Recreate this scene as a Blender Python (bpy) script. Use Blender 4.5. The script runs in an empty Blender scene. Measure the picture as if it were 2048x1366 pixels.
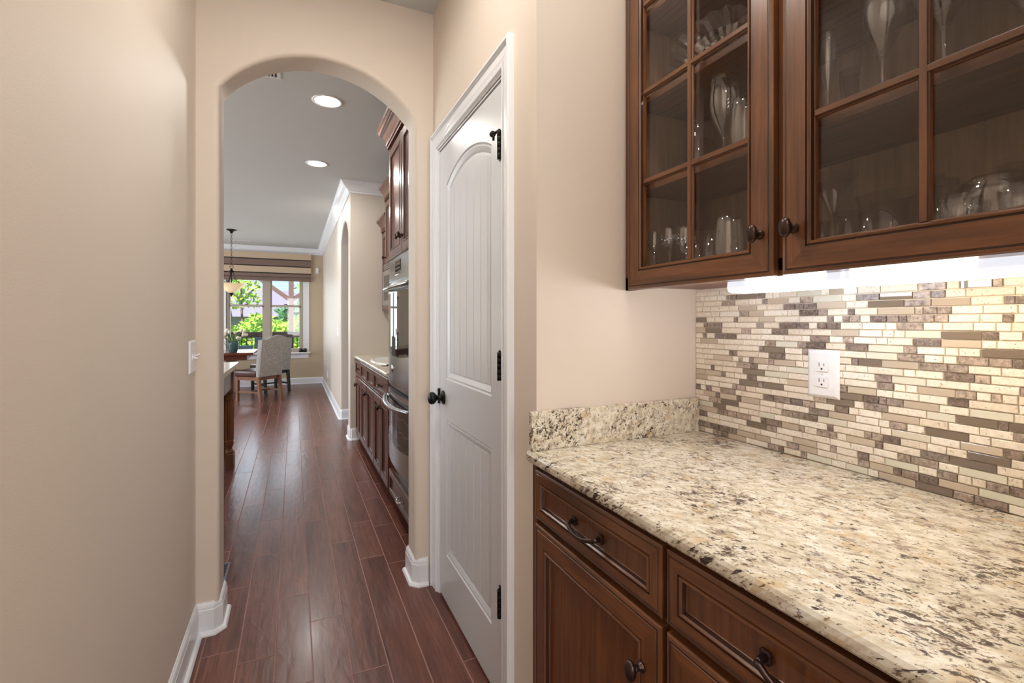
import bpy, bmesh, math, random
from mathutils import Vector, Matrix
random.seed(7)
R = math.radians
SC = bpy.context.scene
COL = SC.collection

# ---------------------------------------------------------------- camera, sky, lights, exposure
cam_d = bpy.data.cameras.new('camera'); cam = bpy.data.objects.new('camera', cam_d); COL.objects.link(cam)
cam.location = (0, 0, 1.27); cam.rotation_euler = (R(90), 0, -math.atan(436/962.8))
cam_d.sensor_width = 36; cam_d.lens = 962.8*36/2048; cam_d.shift_y = -39/2048
cam_d.clip_start = 0.05; cam_d.clip_end = 300
SC.camera = cam
SC.view_settings.view_transform = 'Standard'; SC.view_settings.look = 'None'
SC.view_settings.exposure = 0.08; SC.view_settings.gamma = 1.0
SC.view_settings.use_curve_mapping = False
SC.cycles.transparent_max_bounces = 48

world = bpy.data.worlds.new('sky'); SC.world = world; world.use_nodes = True
wn = world.node_tree; wn.nodes.clear()
wo = wn.nodes.new('ShaderNodeOutputWorld'); wb = wn.nodes.new('ShaderNodeBackground')
wt = wn.nodes.new('ShaderNodeTexCoord'); ws = wn.nodes.new('ShaderNodeSeparateXYZ'); wr = wn.nodes.new('ShaderNodeValToRGB')
wn.links.new(wt.outputs['Generated'], ws.inputs[0]); wn.links.new(ws.outputs['Z'], wr.inputs[0])
wr.color_ramp.elements[0].position = 0.0; wr.color_ramp.elements[0].color = (.62, .78, 1.0, 1)
wr.color_ramp.elements[1].position = 0.6; wr.color_ramp.elements[1].color = (.16, .36, .85, 1)
wn.links.new(wr.outputs[0], wb.inputs[0]); wb.inputs[1].default_value = 1.5
wn.links.new(wb.outputs[0], wo.inputs[0])

def light(name, kind, loc, rot, energy, color=(1, 1, 1), size=1, size_y=None, spread=None, angle=None):
    d = bpy.data.lights.new(name, kind); o = bpy.data.objects.new(name, d); COL.objects.link(o)
    o.location = loc; o.rotation_euler = rot; d.energy = energy; d.color = color
    if kind == 'AREA':
        d.size = size
        if size_y: d.shape = 'RECTANGLE'; d.size_y = size_y
        else: d.shape = 'DISK'
        if spread: d.spread = spread
    if kind == 'SUN': d.angle = angle or 0.01
    if kind == 'SPOT': d.spot_size = spread or R(120); d.spot_blend = .6; d.shadow_soft_size = size
    return o
light('sun', 'SUN', (0, 0, 20), (R(48), R(0), R(-38)), 11.0, (1, .96, .88), angle=.01)
# daylight lamps outside the windows; kitchen, dining side and hall ones are added, unseen
light('daylight_dining_window', 'AREA', (-.5, 11.25, 1.5), (R(-90), 0, 0), 34, (.92, .96, 1), 1.5, 1.7)
light('added_daylight_kitchen', 'AREA', (-4.75, 5.2, 1.5), (0, R(-90), 0), 135, (.95, .97, 1), 1.9, 3.4)
light('added_daylight_dining_side', 'AREA', (-4.75, 9.0, 1.5), (0, R(-90), 0), 80, (.95, .97, 1), 1.9, 2.2)
light('added_daylight_hall', 'AREA', (.13, -2.62, 1.5), (R(90), 0, 0), 26, (1, .96, .9), .8, 1.7)

# ---------------------------------------------------------------- materials
MATS = {}
def nt(name):
    m = bpy.data.materials.new(name); m.use_nodes = True
    t = m.node_tree; b = t.nodes['Principled BSDF']; return m, t, b
def lin(c):
    return tuple(((x/255)/12.92 if x/255 <= .04045 else ((x/255+.055)/1.055)**2.4) for x in c) + (1,)
def coords(t, scale=(1, 1, 1), rot=(0, 0, 0), kind='Object'):
    c = t.nodes.new('ShaderNodeTexCoord'); m = t.nodes.new('ShaderNodeMapping')
    m.inputs['Scale'].default_value = scale; m.inputs['Rotation'].default_value = rot
    t.links.new(c.outputs[kind], m.inputs[0]); return m.outputs[0]
def noise(t, vec, scale=5, detail=4, rough=.55, dist=0.0):
    n = t.nodes.new('ShaderNodeTexNoise'); n.inputs['Scale'].default_value = scale
    n.inputs['Detail'].default_value = detail; n.inputs['Roughness'].default_value = rough
    n.inputs['Distortion'].default_value = dist
    if vec: t.links.new(vec, n.inputs['Vector'])
    return n.outputs['Fac']
def ramp(t, fac, stops, interp='LINEAR'):
    r = t.nodes.new('ShaderNodeValToRGB'); r.color_ramp.interpolation = interp
    e = r.color_ramp.elements
    while len(e) < len(stops): e.new(.5)
    for k, (p, c) in enumerate(stops):
        e[k].position = p; e[k].color = c if len(c) == 4 else tuple(c)+(1,)
    t.links.new(fac, r.inputs[0]); return r.outputs[0]
def mix(t, fac, a, b, blend='MIX'):
    n = t.nodes.new('ShaderNodeMix'); n.data_type = 'RGBA'; n.blend_type = blend
    for inp, v in ((n.inputs['Factor'], fac), (n.inputs['A'], a), (n.inputs['B'], b)): pass
    i = [x for x in n.inputs if x.type == 'RGBA']
    if isinstance(fac, (int, float)): n.inputs[0].default_value = fac
    else: t.links.new(fac, n.inputs[0])
    for s, v in ((i[0], a), (i[1], b)):
        if isinstance(v, tuple): s.default_value = v
        else: t.links.new(v, s)
    return [x for x in n.outputs if x.type == 'RGBA'][0]
def bump(t, b, h, strength=.2, dist=.002):
    n = t.nodes.new('ShaderNodeBump'); n.inputs['Strength'].default_value = strength
    n.inputs['Distance'].default_value = dist
    t.links.new(h, n.inputs['Height']); t.links.new(n.outputs[0], b.inputs['Normal'])
def plain(name, rgb, rough=.5, metal=0, bumps=0, bscale=200, coat=0, spec=.5, emit=None, estr=0):
    m, t, b = nt(name)
    b.inputs['Base Color'].default_value = lin(rgb); b.inputs['Roughness'].default_value = rough
    b.inputs['Metallic'].default_value = metal; b.inputs['Coat Weight'].default_value = coat
    b.inputs['Specular IOR Level'].default_value = spec
    if emit: b.inputs['Emission Color'].default_value = lin(emit); b.inputs['Emission Strength'].default_value = estr
    v = coords(t)
    n = noise(t, v, bscale, 3)
    if bumps: bump(t, b, n, bumps, .001)
    n2 = noise(t, v, 3, 2)
    c = mix(t, n2, tuple(x*.97 for x in lin(rgb)[:3])+(1,), lin(rgb)); t.links.new(c, b.inputs['Base Color'])
    MATS[name] = m; return m

WALL = plain('wall_paint', (221, 208, 194), .55, bumps=.25, bscale=260, spec=.4)
DWALL = plain('kitchen_wall_paint', (210, 200, 188), .5, bumps=.15, bscale=260, spec=.3)
EWALL = plain('dining_end_wall_paint', (200, 182, 156), .6, bumps=.15, bscale=260, spec=.3)
CEIL = plain('ceiling_paint', (204, 207, 206), .9, bumps=.1)
TRIM = plain('white_trim_paint', (234, 236, 240), .28, spec=.5)
DOORP = plain('white_door_paint', (216, 219, 223), .3, spec=.5)
PLASTIC = plain('white_plastic', (240, 240, 242), .25)
SLOT = plain('dark_slot', (35, 30, 28), .6)
BRONZE = plain('oil_rubbed_bronze', (74, 58, 54), .3, metal=.85)
BLACKM = plain('black_metal', (22, 21, 22), .38, metal=.5)
STEEL = plain('stainless_steel', (185, 190, 192), .2, metal=1)
CHROME = plain('chrome', (210, 212, 215), .08, metal=1)
OVENGL = plain('oven_black_glass', (10, 11, 13), .04, spec=.45)
ALABAS = plain('alabaster_glass', (240, 220, 185), .4, emit=(255, 225, 180), estr=.35)
LEATHER = plain('brown_leather', (66, 34, 28), .28, bumps=.2, bscale=150)
NAIL = plain('nailhead_metal', (60, 55, 50), .35, metal=.8)
TEAL = plain('teal_glazed_ceramic', (60, 88, 88), .15)
PETAL = plain('white_petal', (236, 226, 208), .6)
LEAF = plain('tulip_leaf', (70, 105, 52), .5)
DECKW = plain('stained_deck_wood', (112, 82, 74), .7, bumps=.3, bscale=40)
BALUST = plain('black_baluster_metal', (30, 32, 34), .5)
GREYW = plain('grey_outdoor_fabric', (105, 122, 140), .8)
ROOF = plain('grey_roof_shingle', (138, 128, 140), .9, bumps=.3, bscale=20)
SIDING = plain('house_siding', (150, 140, 140), .8)
GREEN = plain('lawn', (96, 140, 60), .9)
BARK = plain('bark', (110, 84, 74), .9)
GROUT = plain('tile_grout', (240, 228, 208), .9, bumps=.3, bscale=400)
JOINT_SHEEN = plain('plank_joint_sheen', (158, 120, 114), .5)  # pale tone includes the window's reflection on worn plank edges
GLAZE = plain('dark_glaze_line', (46, 25, 16), .35, coat=.3)
SHELFE = plain('under_shelf_shadow', (70, 48, 36), .5)
CANW = plain('can_trim_white', (240, 240, 240), .4)
BLACKW = plain('black_painted_wood', (34, 32, 34), .4)

def emis(name, rgb, s):
    m, t, b = nt(name); b.inputs['Base Color'].default_value = (.8, .8, .8, 1)
    b.inputs['Emission Color'].default_value = lin(rgb); b.inputs['Emission Strength'].default_value = s
    MATS[name] = m; return m
BULB = emis('ceiling_bulb', (255, 246, 232), 14)
TUBEC = emis('cool_tube_glow', (228, 240, 255), 12); TUBEC2 = emis('cool_tube_glow_below', (228, 240, 255), 18)
TUBEW = emis('warm_tube_glow', (255, 240, 214), 12); TUBEW2 = emis('warm_tube_glow_below', (255, 234, 200), 19)
ENDG = emis('added_end_wall_glow', (244, 243, 246), 95)  # strong glow added on the hidden lens end to brighten the end wall
LENS = plain('lamp_lens_plastic', (232, 234, 238), .3, emit=(222, 232, 248), estr=.8)

def wood(name, dark, light, gscale=1.0, rough=.3, axis='Z', coat=.25, spec=.5):
    m, t, b = nt(name)
    sc = {'Z': (1, 1, .07), 'Y': (1, .07, 1), 'X': (.07, 1, 1)}[axis]
    v = coords(t, sc)
    n1 = noise(t, v, 70*gscale, 5, .6); n2 = noise(t, coords(t, tuple(.5+.5*x for x in sc)), 5, 3, .5, .8)
    c1 = ramp(t, n1, [(.3, lin(dark)), (.75, lin(light))])
    c2 = ramp(t, n2, [(.3, (.72, .70, .68)), (.7, (1.1, 1.08, 1.05))])
    c = mix(t, 1.0, c1, c2, 'MULTIPLY'); t.links.new(c, b.inputs['Base Color'])
    b.inputs['Roughness'].default_value = rough; b.inputs['Coat Weight'].default_value = coat
    b.inputs['Coat Roughness'].default_value = .2; b.inputs['Specular IOR Level'].default_value = spec
    bump(t, b, n1, .06, .001); MATS[name] = m; return m
WV = wood('cabinet_wood_upright_grain', (86, 52, 29), (134, 86, 52))
WH = wood('cabinet_wood_level_grain', (86, 52, 29), (134, 86, 52), axis='Y')
KV = wood('kitchen_wood_upright_grain', (80, 46, 34), (118, 73, 56))
KH = wood('kitchen_wood_level_grain', (80, 46, 34), (118, 73, 56), axis='Y')
INTW = wood('cabinet_inside_wood', (150, 122, 100), (172, 142, 118), rough=.5, coat=0)
TABW = wood('table_wood', (84, 42, 28), (112, 60, 44), axis='X', rough=.2, coat=.6)
LEGW = wood('chair_leg_wood', (100, 60, 34), (140, 90, 56), rough=.4)

def plank_mat():
    m, t, b = nt('scraped_plank_wood')
    v = coords(t, (1, .06, 1)); oi = t.nodes.new('ShaderNodeObjectInfo')
    add = t.nodes.new('ShaderNodeVectorMath'); add.operation = 'ADD'
    mul = t.nodes.new('ShaderNodeVectorMath'); mul.operation = 'SCALE'; mul.inputs['Scale'].default_value = 37
    comb = t.nodes.new('ShaderNodeCombineXYZ')
    for k in range(3): t.links.new(oi.outputs['Random'], comb.inputs[k])
    t.links.new(comb.outputs[0], mul.inputs[0]); t.links.new(v, add.inputs[0]); t.links.new(mul.outputs[0], add.inputs[1])
    n1 = noise(t, add.outputs[0], 90, 5, .65); n2 = noise(t, add.outputs[0], 14, 3, .5, .6)
    c1 = ramp(t, n1, [(.28, lin((86, 50, 42))), (.75, lin((130, 84, 70)))])
    c2 = ramp(t, n2, [(.28, (.55, .5, .5)), (.5, (.95, .95, .95)), (.8, (1.12, 1.1, 1.1))])
    c = mix(t, 1.0, c1, c2, 'MULTIPLY')
    c3 = ramp(t, oi.outputs['Random'], [(0, (.82, .8, .8)), (1, (1.14, 1.14, 1.14))])
    c = mix(t, 1.0, c, c3, 'MULTIPLY'); t.links.new(c, b.inputs['Base Color'])
    b.inputs['Roughness'].default_value = .28; b.inputs['Coat Weight'].default_value = .12; b.inputs['Coat Roughness'].default_value = .15; b.inputs['Specular IOR Level'].default_value = .38
    n3 = noise(t, coords(t, (1, .35, 1)), 26, 3, .5, .5)
    bump(t, b, n3, .45, .004); MATS['plank'] = m; return m
PLANK = plank_mat()

def granite():
    m, t, b = nt('speckled_cream_granite')
    c = t.nodes.new('ShaderNodeTexCoord')
    d = Vector((.32, -.85, .6)).normalized()
    q = d.rotation_difference(Vector((0, 0, 1))).to_euler()
    mp = t.nodes.new('ShaderNodeMapping'); mp.inputs['Rotation'].default_value = q; mp.inputs['Scale'].default_value = (1, 1, 1)
    t.links.new(c.outputs['Object'], mp.inputs[0])
    mp2 = t.nodes.new('ShaderNodeMapping'); mp2.inputs['Scale'].default_value = (1, 1, .27); t.links.new(mp.outputs[0], mp2.inputs[0])
    v = mp2.outputs[0]
    base = ramp(t, noise(t, v, 60, 6, .65), [(.30, lin((168, 154, 134))), (.44, lin((206, 196, 174))), (.56, lin((226, 219, 202))), (.72, lin((240, 238, 230)))])
    och = ramp(t, noise(t, v, 38, 4, .6, .5), [(.56, (0, 0, 0)), (.66, (.8, .8, .8))])
    x = mix(t, och, base, lin((204, 180, 142)))
    gr = ramp(t, noise(t, v, 46, 5, .7, .4), [(.56, (0, 0, 0)), (.63, (.8, .8, .8))])
    x = mix(t, gr, x, lin((150, 132, 120)))
    big = noise(t, mp.outputs[0], 7, 3, .5)
    def plus(sig, k):
        sm = t.nodes.new('ShaderNodeMath'); sm.operation = 'ADD'; t.links.new(sig, sm.inputs[0])
        m2 = t.nodes.new('ShaderNodeMath'); m2.operation = 'MULTIPLY'; m2.inputs[1].default_value = k; t.links.new(big, m2.inputs[0]); t.links.new(m2.outputs[0], sm.inputs[1]); return sm.outputs[0]
    dk = ramp(t, plus(noise(t, v, 82, 5, .74, .5), .3), [(.715, (0, 0, 0)), (.755, (1, 1, 1))])
    x = mix(t, dk, x, lin((70, 58, 54)))
    fl2 = ramp(t, plus(noise(t, v, 210, 3, .6), .25), [(.715, (0, 0, 0)), (.775, (.9, .9, .9))])
    x = mix(t, fl2, x, lin((110, 86, 68)))
    rs = ramp(t, noise(t, v, 30, 4, .7), [(.70, (0, 0, 0)), (.74, (1, 1, 1))])
    x = mix(t, rs, x, lin((120, 74, 44)))
    t.links.new(x, b.inputs['Base Color']); b.inputs['Roughness'].default_value = .16
    b.inputs['Specular IOR Level'].default_value = .5; MATS['granite'] = m; return m
GRAN = granite()

def stone(name, kind):
    m, t, b = nt(name)
    oi = t.nodes.new('ShaderNodeObjectInfo'); g = coords(t)
    add = t.nodes.new('ShaderNodeVectorMath'); add.operation = 'ADD'
    mul = t.nodes.new('ShaderNodeVectorMath'); mul.operation = 'SCALE'; mul.inputs['Scale'].default_value = 11
    comb = t.nodes.new('ShaderNodeCombineXYZ')
    for k in range(3): t.links.new(oi.outputs['Random'], comb.inputs[k])
    t.links.new(comb.outputs[0], mul.inputs[0]); t.links.new(g, add.inputs[0]); t.links.new(mul.outputs[0], add.inputs[1])
    v = add.outputs[0]; rnd = oi.outputs['Random']
    if kind == 'trav':
        c1 = ramp(t, rnd, [(0, lin((238, 228, 212))), (.5, lin((246, 239, 227))), (1, lin((230, 218, 200)))])
        n = noise(t, v, 120, 4, .6); c2 = ramp(t, n, [(.3, (.9, .88, .86)), (.6, (1.03, 1.03, 1.03))])
        c = mix(t, 1.0, c1, c2, 'MULTIPLY')
        pit = ramp(t, noise(t, v, 230, 3, .55), [(.31, (1, 1, 1)), (.36, (0, 0, 0))])
        c = mix(t, pit, c, lin((186, 160, 126)))
        inv = ramp(t, noise(t, v, 230, 3, .55), [(.30, (0, 0, 0)), (.42, (1, 1, 1))])
        bump(t, b, inv, .5, .001); rough = .55
    elif kind == 'marb':
        c1 = ramp(t, rnd, [(0, lin((112, 98, 92))), (.3, lin((140, 124, 114))), (.6, lin((188, 172, 158))), (.8, lin((160, 146, 136))), (1, lin((124, 112, 110)))])
        n = noise(t, v, 110, 5, .7); c2 = ramp(t, n, [(.34, (.38, .36, .36)), (.52, (1, 1, 1)), (.66, (1.5, 1.48, 1.45))])
        c = mix(t, 1.0, c1, c2, 'MULTIPLY')
        vo = t.nodes.new('ShaderNodeTexVoronoi'); vo.feature = 'DISTANCE_TO_EDGE'; vo.inputs['Scale'].default_value = 70
        nn = noise(t, v, 60, 3, .6)
        av = t.nodes.new('ShaderNodeVectorMath'); av.operation = 'ADD'
        sc = t.nodes.new('ShaderNodeVectorMath'); sc.operation = 'SCALE'; sc.inputs['Scale'].default_value = .05
        cb = t.nodes.new('ShaderNodeCombineXYZ'); [t.links.new(nn, cb.inputs[k]) for k in range(3)]
        t.links.new(cb.outputs[0], sc.inputs[0]); t.links.new(v, av.inputs[0]); t.links.new(sc.outputs[0], av.inputs[1]); t.links.new(av.outputs[0], vo.inputs['Vector'])
        ve = ramp(t, vo.outputs['Distance'], [(.008, (.7, .7, .7)), (.03, (0, 0, 0))])
        c = mix(t, ve, c, lin((196, 180, 164))); rough = .3
        bump(t, b, n, .15, .001)
    else:
        c = ramp(t, rnd, [(0, lin((138, 124, 108))), (.18, lin((116, 102, 92))), (.20, lin((222, 220, 202))), (.5, lin((228, 226, 210))),
                          (.52, lin((206, 192, 172))), (1, lin((190, 176, 158)))], 'LINEAR'); rough = .04
        b.inputs['Coat Weight'].default_value = 1.0
    t.links.new(c, b.inputs['Base Color']); b.inputs['Roughness'].default_value = rough
    MATS[name] = m; return m
TRAV = stone('travertine', 'trav'); MARB = stone('brown_marble', 'marb'); GTILE = stone('glass_tile_glaze', 'glas')

def thin_glass(name, tint=(1, 1, 1), ior=1.5, extra=0.0, rough=0.0):
    m = bpy.data.materials.new(name); m.use_nodes = True; t = m.node_tree; t.nodes.clear()
    o = t.nodes.new('ShaderNodeOutputMaterial'); mx = t.nodes.new('ShaderNodeMixShader')
    tr = t.nodes.new('ShaderNodeBsdfTransparent'); tr.inputs[0].default_value = tuple(tint)+(1,)
    gl = t.nodes.new('ShaderNodeBsdfGlossy'); gl.inputs['Roughness'].default_value = rough; gl.inputs['Color'].default_value = (1, 1, 1, 1)
    fr = t.nodes.new('ShaderNodeFresnel'); geo = t.nodes.new('ShaderNodeNewGeometry')
    ma = t.nodes.new('ShaderNodeMath'); ma.operation = 'MULTIPLY_ADD'; ma.inputs[1].default_value = 1/ior-ior; ma.inputs[2].default_value = ior
    t.links.new(geo.outputs['Backfacing'], ma.inputs[0]); t.links.new(ma.outputs[0], fr.inputs['IOR'])   # same reflectance from both sides of the thin sheet
    ad = t.nodes.new('ShaderNodeMath'); ad.operation = 'ADD'; ad.inputs[1].default_value = extra; ad.use_clamp = True
    t.links.new(fr.outputs[0], ad.inputs[0]); t.links.new(ad.outputs[0], mx.inputs[0])
    t.links.new(tr.outputs[0], mx.inputs[1]); t.links.new(gl.outputs[0], mx.inputs[2]); t.links.new(mx.outputs[0], o.inputs[0])
    MATS[name] = m; return m
PANE = thin_glass('cabinet_pane_glass', (.985, .985, .985), 1.3)
WPANE = thin_glass('window_pane_glass', (.93, .96, .97), 1.45)
GLASSW = thin_glass('drinking_glass', (.975, .975, .975), 1.5, .05, .03)
CRYST = thin_glass('cut_crystal', (.92, .92, .92), 1.6, .16, .12)

def fabric(name, a, b_, scale=600):
    m, t, b = nt(name); v = coords(t)
    n = noise(t, v, scale, 2, .7); c = ramp(t, n, [(.35, lin(a)), (.65, lin(b_))]); t.links.new(c, b.inputs['Base Color'])
    b.inputs['Roughness'].default_value = .95; bump(t, b, n, .3, .001); MATS[name] = m; return m
TWEED = fabric('grey_tweed', (112, 108, 104), (188, 184, 178), 110)
SHL = fabric('shade_linen', (190, 168, 142), (206, 184, 158)); SHD = fabric('shade_taupe', (116, 98, 88), (134, 114, 102)); SHB = plain('shade_black_cord', (24, 22, 24), .8)

def foliage(name, a, b_, c_):
    m, t, b = nt(name); oi = t.nodes.new('ShaderNodeTexCoord')
    n = noise(t, coords(t), 2.2, 2, .6); c = ramp(t, n, [(.3, lin(a)), (.5, lin(b_)), (.7, lin(c_))]); t.links.new(c, b.inputs['Base Color'])
    b.inputs['Roughness'].default_value = .7; b.inputs['Subsurface Weight'].default_value = 0
    b.inputs['Transmission Weight'].default_value = 0; MATS[name] = m; return m
FOL1 = foliage('bright_foliage', (110, 160, 40), (160, 200, 60), (205, 225, 90))
FOL2 = foliage('deep_foliage', (46, 92, 52), (72, 124, 70), (110, 150, 90))

# ---------------------------------------------------------------- geometry helpers
ROOTLOC = {}
def finish(name, bm, mats, parent=None, smooth=False, recalc=True):
    if recalc: bmesh.ops.recalc_face_normals(bm, faces=bm.faces)
    me = bpy.data.meshes.new(name)
    if parent is not None:
        rl = ROOTLOC.get(parent.name, Vector((0, 0, 0)))
        bmesh.ops.translate(bm, verts=bm.verts, vec=-rl)
    bm.to_mesh(me); bm.free()
    if not isinstance(mats, (list, tuple)): mats = [mats]
    for m in mats: me.materials.append(m)
    o = bpy.data.objects.new(name, me); COL.objects.link(o)
    if smooth:
        for p in me.polygons: p.use_smooth = True
    if parent is not None:
        o.parent = parent; ROOTLOC[o.name] = ROOTLOC.get(parent.name, Vector((0, 0, 0)))
    return o
def tag(o, label=None, cat=None, group=None, kind=None):
    if label: o['label'] = label
    if cat: o['category'] = cat
    if group: o['group'] = group
    if kind: o['kind'] = kind
    return o
def thing(name, label, cat, loc=(0, 0, 0), group=None):
    o = bpy.data.objects.new(name, None); COL.objects.link(o); o.location = loc; o.empty_display_size = .05
    ROOTLOC[o.name] = Vector(loc); return tag(o, label, cat, group)
def struct(name, bm, m, smooth=False):
    o = finish(name, bm, m, None, smooth); o['kind'] = 'structure'; return o
def copy_tree(o, loc=None, rotz=None, label=None):
    def rec(x, parent):
        c = x.copy(); COL.objects.link(c)
        if parent is not None: c.parent = parent
        for ch in list(x.children): rec(ch, c)
        return c
    c = rec(o, None)
    if loc is not None: c.location = loc
    if rotz is not None: c.rotation_euler = (0, 0, rotz)
    if label: c['label'] = label
    return c
def B(): return bmesh.new()
def box(bm, x0, x1, y0, y1, z0, z1, mat=0, bev=0, seg=1):
    ps = [(x, y, z) for x in (x0, x1) for y in (y0, y1) for z in (z0, z1)]
    v = [bm.verts.new(p) for p in ps]
    fs = [bm.faces.new([v[i] for i in q]) for q in ((0, 1, 3, 2), (4, 6, 7, 5), (0, 4, 5, 1), (2, 3, 7, 6), (0, 2, 6, 4), (1, 5, 7, 3))]
    for f in fs: f.material_index = mat
    if bev:
        es = list({e for f in fs for e in f.edges})
        bmesh.ops.recalc_face_normals(bm, faces=fs)
        r = bmesh.ops.bevel(bm, geom=es, offset=bev, segments=seg, affect='EDGES', profile=.5)
        for f in r['faces']: f.material_index = mat
    return bm
def tube(bm, pts, r, n=10, mat=0, cap=True, sx=1, sy=1):
    pts = [Vector(p) for p in pts]; rings = []
    rr = r if isinstance(r, (list, tuple)) else [r]*len(pts)
    up = Vector((0, 0, 1))
    d0 = (pts[1]-pts[0]).normalized()
    if abs(d0.dot(up)) > .95: up = Vector((1, 0, 0))
    for i, p in enumerate(pts):
        a = pts[max(0, i-1)]; b = pts[min(len(pts)-1, i+1)]; d = (b-a).normalized()
        s = d.cross(up).normalized(); u = s.cross(d).normalized()
        rings.append([bm.verts.new(p+(s*math.cos(2*math.pi*k/n)*sx+u*math.sin(2*math.pi*k/n)*sy)*rr[i]) for k in range(n)])
    for i in range(len(rings)-1):
        for k in range(n):
            f = bm.faces.new((rings[i][k], rings[i][(k+1) % n], rings[i+1][(k+1) % n], rings[i+1][k])); f.material_index = mat; f.smooth = True
    if cap:
        bm.faces.new(rings[0]).material_index = mat; bm.faces.new(rings[-1]).material_index = mat
    return bm
def lathe(bm, prof, c=(0, 0, 0), n=24, axis='Z', mat=0, sa=1, sb=1, flip=1, cap=True):
    rings = []
    def P(r, h, k):
        a = 2*math.pi*k/n; x, y = r*math.cos(a)*sa, r*math.sin(a)*sb
        if axis == 'Z': return (c[0]+x, c[1]+y, c[2]+h)
        if axis == 'X': return (c[0]+h*flip, c[1]+x, c[2]+y)
        return (c[0]+x, c[1]+h*flip, c[2]+y)
    for r, h in prof:
        if r < 1e-6: rings.append([bm.verts.new(P(0, h, 0))])
        else: rings.append([bm.verts.new(P(r, h, k)) for k in range(n)])
    for i in range(len(rings)-1):
        a, b = rings[i], rings[i+1]
        for k in range(n):
            q = [a[k % len(a)], a[(k+1) % len(a)], b[(k+1) % len(b)], b[k % len(b)]]
            u = []
            for x in q:
                if x not in u: u.append(x)
            if len(u) > 2:
                f = bm.faces.new(u); f.material_index = mat; f.smooth = True
    if cap:
        for rg in (rings[0], rings[-1]):
            if len(rg) > 2: bm.faces.new(rg).material_index = mat
    return bm
def prism(bm, poly, f3, c0, c1, mat=0):
    a = [bm.verts.new(f3(p[0], p[1], c0)) for p in poly]; b = [bm.verts.new(f3(p[0], p[1], c1)) for p in poly]
    fs = [bm.faces.new(a), bm.faces.new(list(reversed(b)))]
    n = len(poly)
    for i in range(n): fs.append(bm.faces.new((a[i], b[i], b[(i+1) % n], a[(i+1) % n])))
    for f in fs: f.material_index = mat
    return bm
def miters(path, closed=False):
    n = len(path); out = []
    for i in range(n):
        def seg(j):
            a, b = path[j % n], path[(j+1) % n]; d = Vector((b[0]-a[0], b[1]-a[1])); d.normalize(); return Vector((-d.y, d.x))
        if closed: n1, n2 = seg(i-1), seg(i)
        elif i == 0: n1 = n2 = seg(0)
        elif i == n-1: n1 = n2 = seg(n-2)
        else: n1, n2 = seg(i-1), seg(i)
        m = n1+n2; m = m/max(1e-6, m.length); k = 1/max(.2, m.dot(n1)); out.append(m*k)
    return out
def sweep(bm, path, prof, f3, closed=False, mats=None, profclosed=True, caps=True):
    """prof: (offset to the left of the path, c)"""
    ms = miters(path, closed); rings = []
    for p, m in zip(path, ms):
        rings.append([bm.verts.new(f3(p[0]+m.x*o, p[1]+m.y*o, c)) for o, c in prof])
    n = len(rings); k = len(prof)
    for i in range(n if closed else n-1):
        a, b = rings[i], rings[(i+1) % n]
        for j in range(k if profclosed else k-1):
            f = bm.faces.new((a[j], a[(j+1) % k], b[(j+1) % k], b[j]))
            if mats: f.material_index = mats[j]
    if caps and not closed and profclosed:
        bm.faces.new(rings[0]); bm.faces.new(rings[-1])
    return bm
XYZ = lambda a, b, c: (a, b, c)
def face_negx(X): return lambda a, b, c: (X-c, a, b)      # a=Y, b=Z, c outwards to -X
def face_negy(Y): return lambda a, b, c: (a, Y-c, b)
def face_posx(X): return lambda a, b, c: (X+c, a, b)

def rings_front(bm, f3, a0, a1, b0, b1, rings, cap=True, opening=False, sidemat=None):
    """nested mitred rectangular rings. rings: (inset, c, material) ; materials 'V/H' pair -> 0/1, 2 = glaze"""
    loops = []
    for ins, c, m in rings:
        loops.append([bm.verts.new(f3(*p, c)) for p in ((a0+ins, b0+ins), (a1-ins, b0+ins), (a1-ins, b1-ins), (a0+ins, b1-ins))])
    for i in range(1, len(loops)):
        for k in range(4):
            f = bm.faces.new((loops[i-1][k], loops[i-1][(k+1) % 4], loops[i][(k+1) % 4], loops[i][k]))
            m = rings[i][2]; f.material_index = (1 if k % 2 == 0 else 0) if m == 'w' else m
    if opening:
        for k in range(4):
            f = bm.faces.new((loops[-1][k], loops[-1][(k+1) % 4], loops[0][(k+1) % 4], loops[0][k])); f.material_index = 0
    else:
        bm.faces.new(loops[0]).material_index = 0
        if cap: bm.faces.new(list(reversed(loops[-1]))).material_index = 0
    return bm
DOOR_R = [(0, 0, 'w'), (0, .016, 'w'), (.003, .0185, 'w'), (.009, .0195, 'w'), (.010, .0185, 2), (.0125, .0185, 2), (.0135, .020, 'w'), (.053, .020, 'w'), (.0535, .0175, 2),
          (.0555, .0175, 2), (.057, .0215, 'w'), (.061, .022, 'w'), (.0645, .019, 'w'), (.066, .013, 2), (.068, .013, 2), (.070, .0095, 'w'), (.0735, .0075, 'w'), (.075, .007, 2), (.0765, .007, 2), (.077, .008, 'w')]
DRAW_R = [(0, 0, 'w'), (0, .016, 'w'), (.003, .0185, 'w'), (.007, .0195, 'w'), (.008, .0185, 2), (.0095, .0185, 2), (.0105, .020, 'w'), (.030, .020, 'w'), (.0305, .0175, 2),
          (.032, .0175, 2), (.0335, .0215, 'w'), (.0365, .022, 'w'), (.039, .018, 'w'), (.0405, .012, 2), (.042, .012, 2), (.043, .0105, 'w')]
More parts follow.
